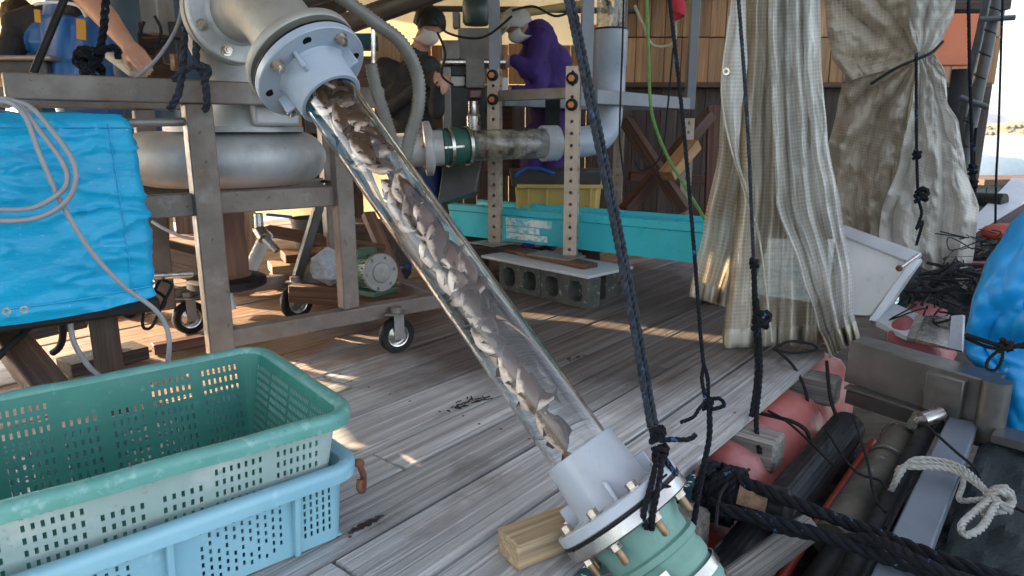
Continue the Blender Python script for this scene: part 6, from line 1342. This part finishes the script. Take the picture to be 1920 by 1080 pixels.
pn = (V((0, 0, CH)) - (k0 + k1) / 2); pn = (pn - kd * pn.dot(kd)).normalized(); pc = k0.lerp(k1, .52) + pn * .0705 + pn.cross(kd) * .012
mb = MB(); mb.box(pc, (.085, .06, .006), Matrix((kd, pn.cross(kd), pn)).transposed()); mb.bolt(pc + pn.cross(kd) * .012 + pn * .003, pn, .008, .008); build('name_plate', mb, m_brass, cl_)
wr = thing('white_rope', 'off white rope looped and knotted over the blue grey bar', 'rope', P(1850, 930, 1.95)); 
def wp(x, y, z=.0): return G(x, y, z)
mb = MB()
for k in range(3):
    o = k * 7; mb.rope(spline([wp(1668 + o, 925 - o, -.10), wp(1685, 885 - o + 8, -.03), wp(1715, 862 + o, .0), wp(1775, 866 + o, .0), wp(1815, 885 + o * .8, .0), wp(1850, 922, .0)], 8), .0095, n=6)
build('strands', mb, m_ropew, wr)
mb = MB(); knot(mb, wp(1872, 938, .0), .035, .012, 3, 51); mb.rope(spline([wp(1858, 935, .01), wp(1830, 958, .0), wp(1803, 985, .0), wp(1812, 1003, .0), wp(1840, 990, .0), wp(1862, 955, .0), wp(1870, 940, .01)], 8), .0105); mb.rope(spline([wp(1852, 935, .0), wp(1818, 938, -.01), wp(1798, 935, -.03), wp(1806, 905, -.05), wp(1800, 880, -.06)], 8), .0085); build('knot_and_loop', mb, m_ropew, wr)
for i, (pts, l) in enumerate((([(1600, 780, -.06), (1625, 860, -.08), (1640, 930, -.09), (1660, 960, -.09)], 'lying across the mossy log'), ([(1545, 800, -.08), (1600, 880, -.08), (1655, 905, -.09), (1668, 960, -.10), (1660, 990, -.1)], 'looped beside the low black pole'), ([(1740, 800, -.02), (1790, 845, .0), (1830, 880, -.02), (1850, 920, -.04), (1930, 965, -.05)], 'stretched over the blue grey bar'), ([(1440, 770, -.03), (1475, 790, -.04), (1520, 830, -.06), (1560, 870, -.08)], 'stretched across the large pink float'), ([(1405, 880, .0), (1372, 900, .0), (1350, 930, .0), (1342, 990, -.02)], 'hanging at the deck edge by the coil'))):
    mb = MB(); mb.tube(spline([G(*c) for c in pts], 8), .005, 7); build('lashing_line', mb, m_cordk, label='thin black cord ' + l, cat='cord')
# tangle of dark gear between white bin and tarp bundle
mb = MB(); random.seed(9)
for k in range(26):
    c = P(random.uniform(1700, 1830), random.uniform(500, 590), random.uniform(3.3, 3.7)); pts = [c + V((random.gauss(0, .05), random.gauss(0, .05), random.gauss(0, .03))) for j in range(5)]; mb.tube(spline(pts, 4), random.choice((.004, .006, .009)), 6)
build('cable_tangle', mb, m_cordk, label='tangle of dark cords between white bin and tarp bundle', cat='cords', kind='stuff')
float_(3.75, 4.35, -.50, .0, .13, M('dull_pink_float', (.32, .09, .10), (.24, .06, .07), .5), 'dull pink float under the tangle of cords')
mb = MB()
for k in range(90):
    c = P(random.uniform(1800, 1930), random.uniform(435, 560), random.uniform(3.6, 4.6)); pts = [c + V((random.gauss(0, .06), random.gauss(0, .06), random.gauss(0, .03))) for j in range(6)]; mb.tube(spline(pts, 5), random.choice((.002, .0035, .006)), 4)
build('net_tangle', mb, m_netdark, label='heap of dark nets and lines beyond the tarp bundle', cat='nets', kind='stuff')
mb = MB(); mb.grid(lambda a, b: P(1690 + 330 * a, 600 - 150 * b - 60 * a, 3.5 + 1.6 * b) + V((0, 0, -.12 + .08 * fbm((a * 6, b * 6, 4), 1., 4))), 40, 30); build('net_bank', mb, m_netdark, label='dark net bank lying behind the blue bundle', cat='nets', kind='stuff')
for i, (x, y, l) in enumerate(((1836, 505, 'behind the pale sheet hem'), (1880, 435, 'above the blue bundle'))):
    mb = MB(); mb.ball(P(x, y, 3.9), (.13, .06, .05), 12); build('small_float', mb, m_red if i else bpy.data.materials['dull_pink_float'], label='small reddish float ' + l, cat='float')
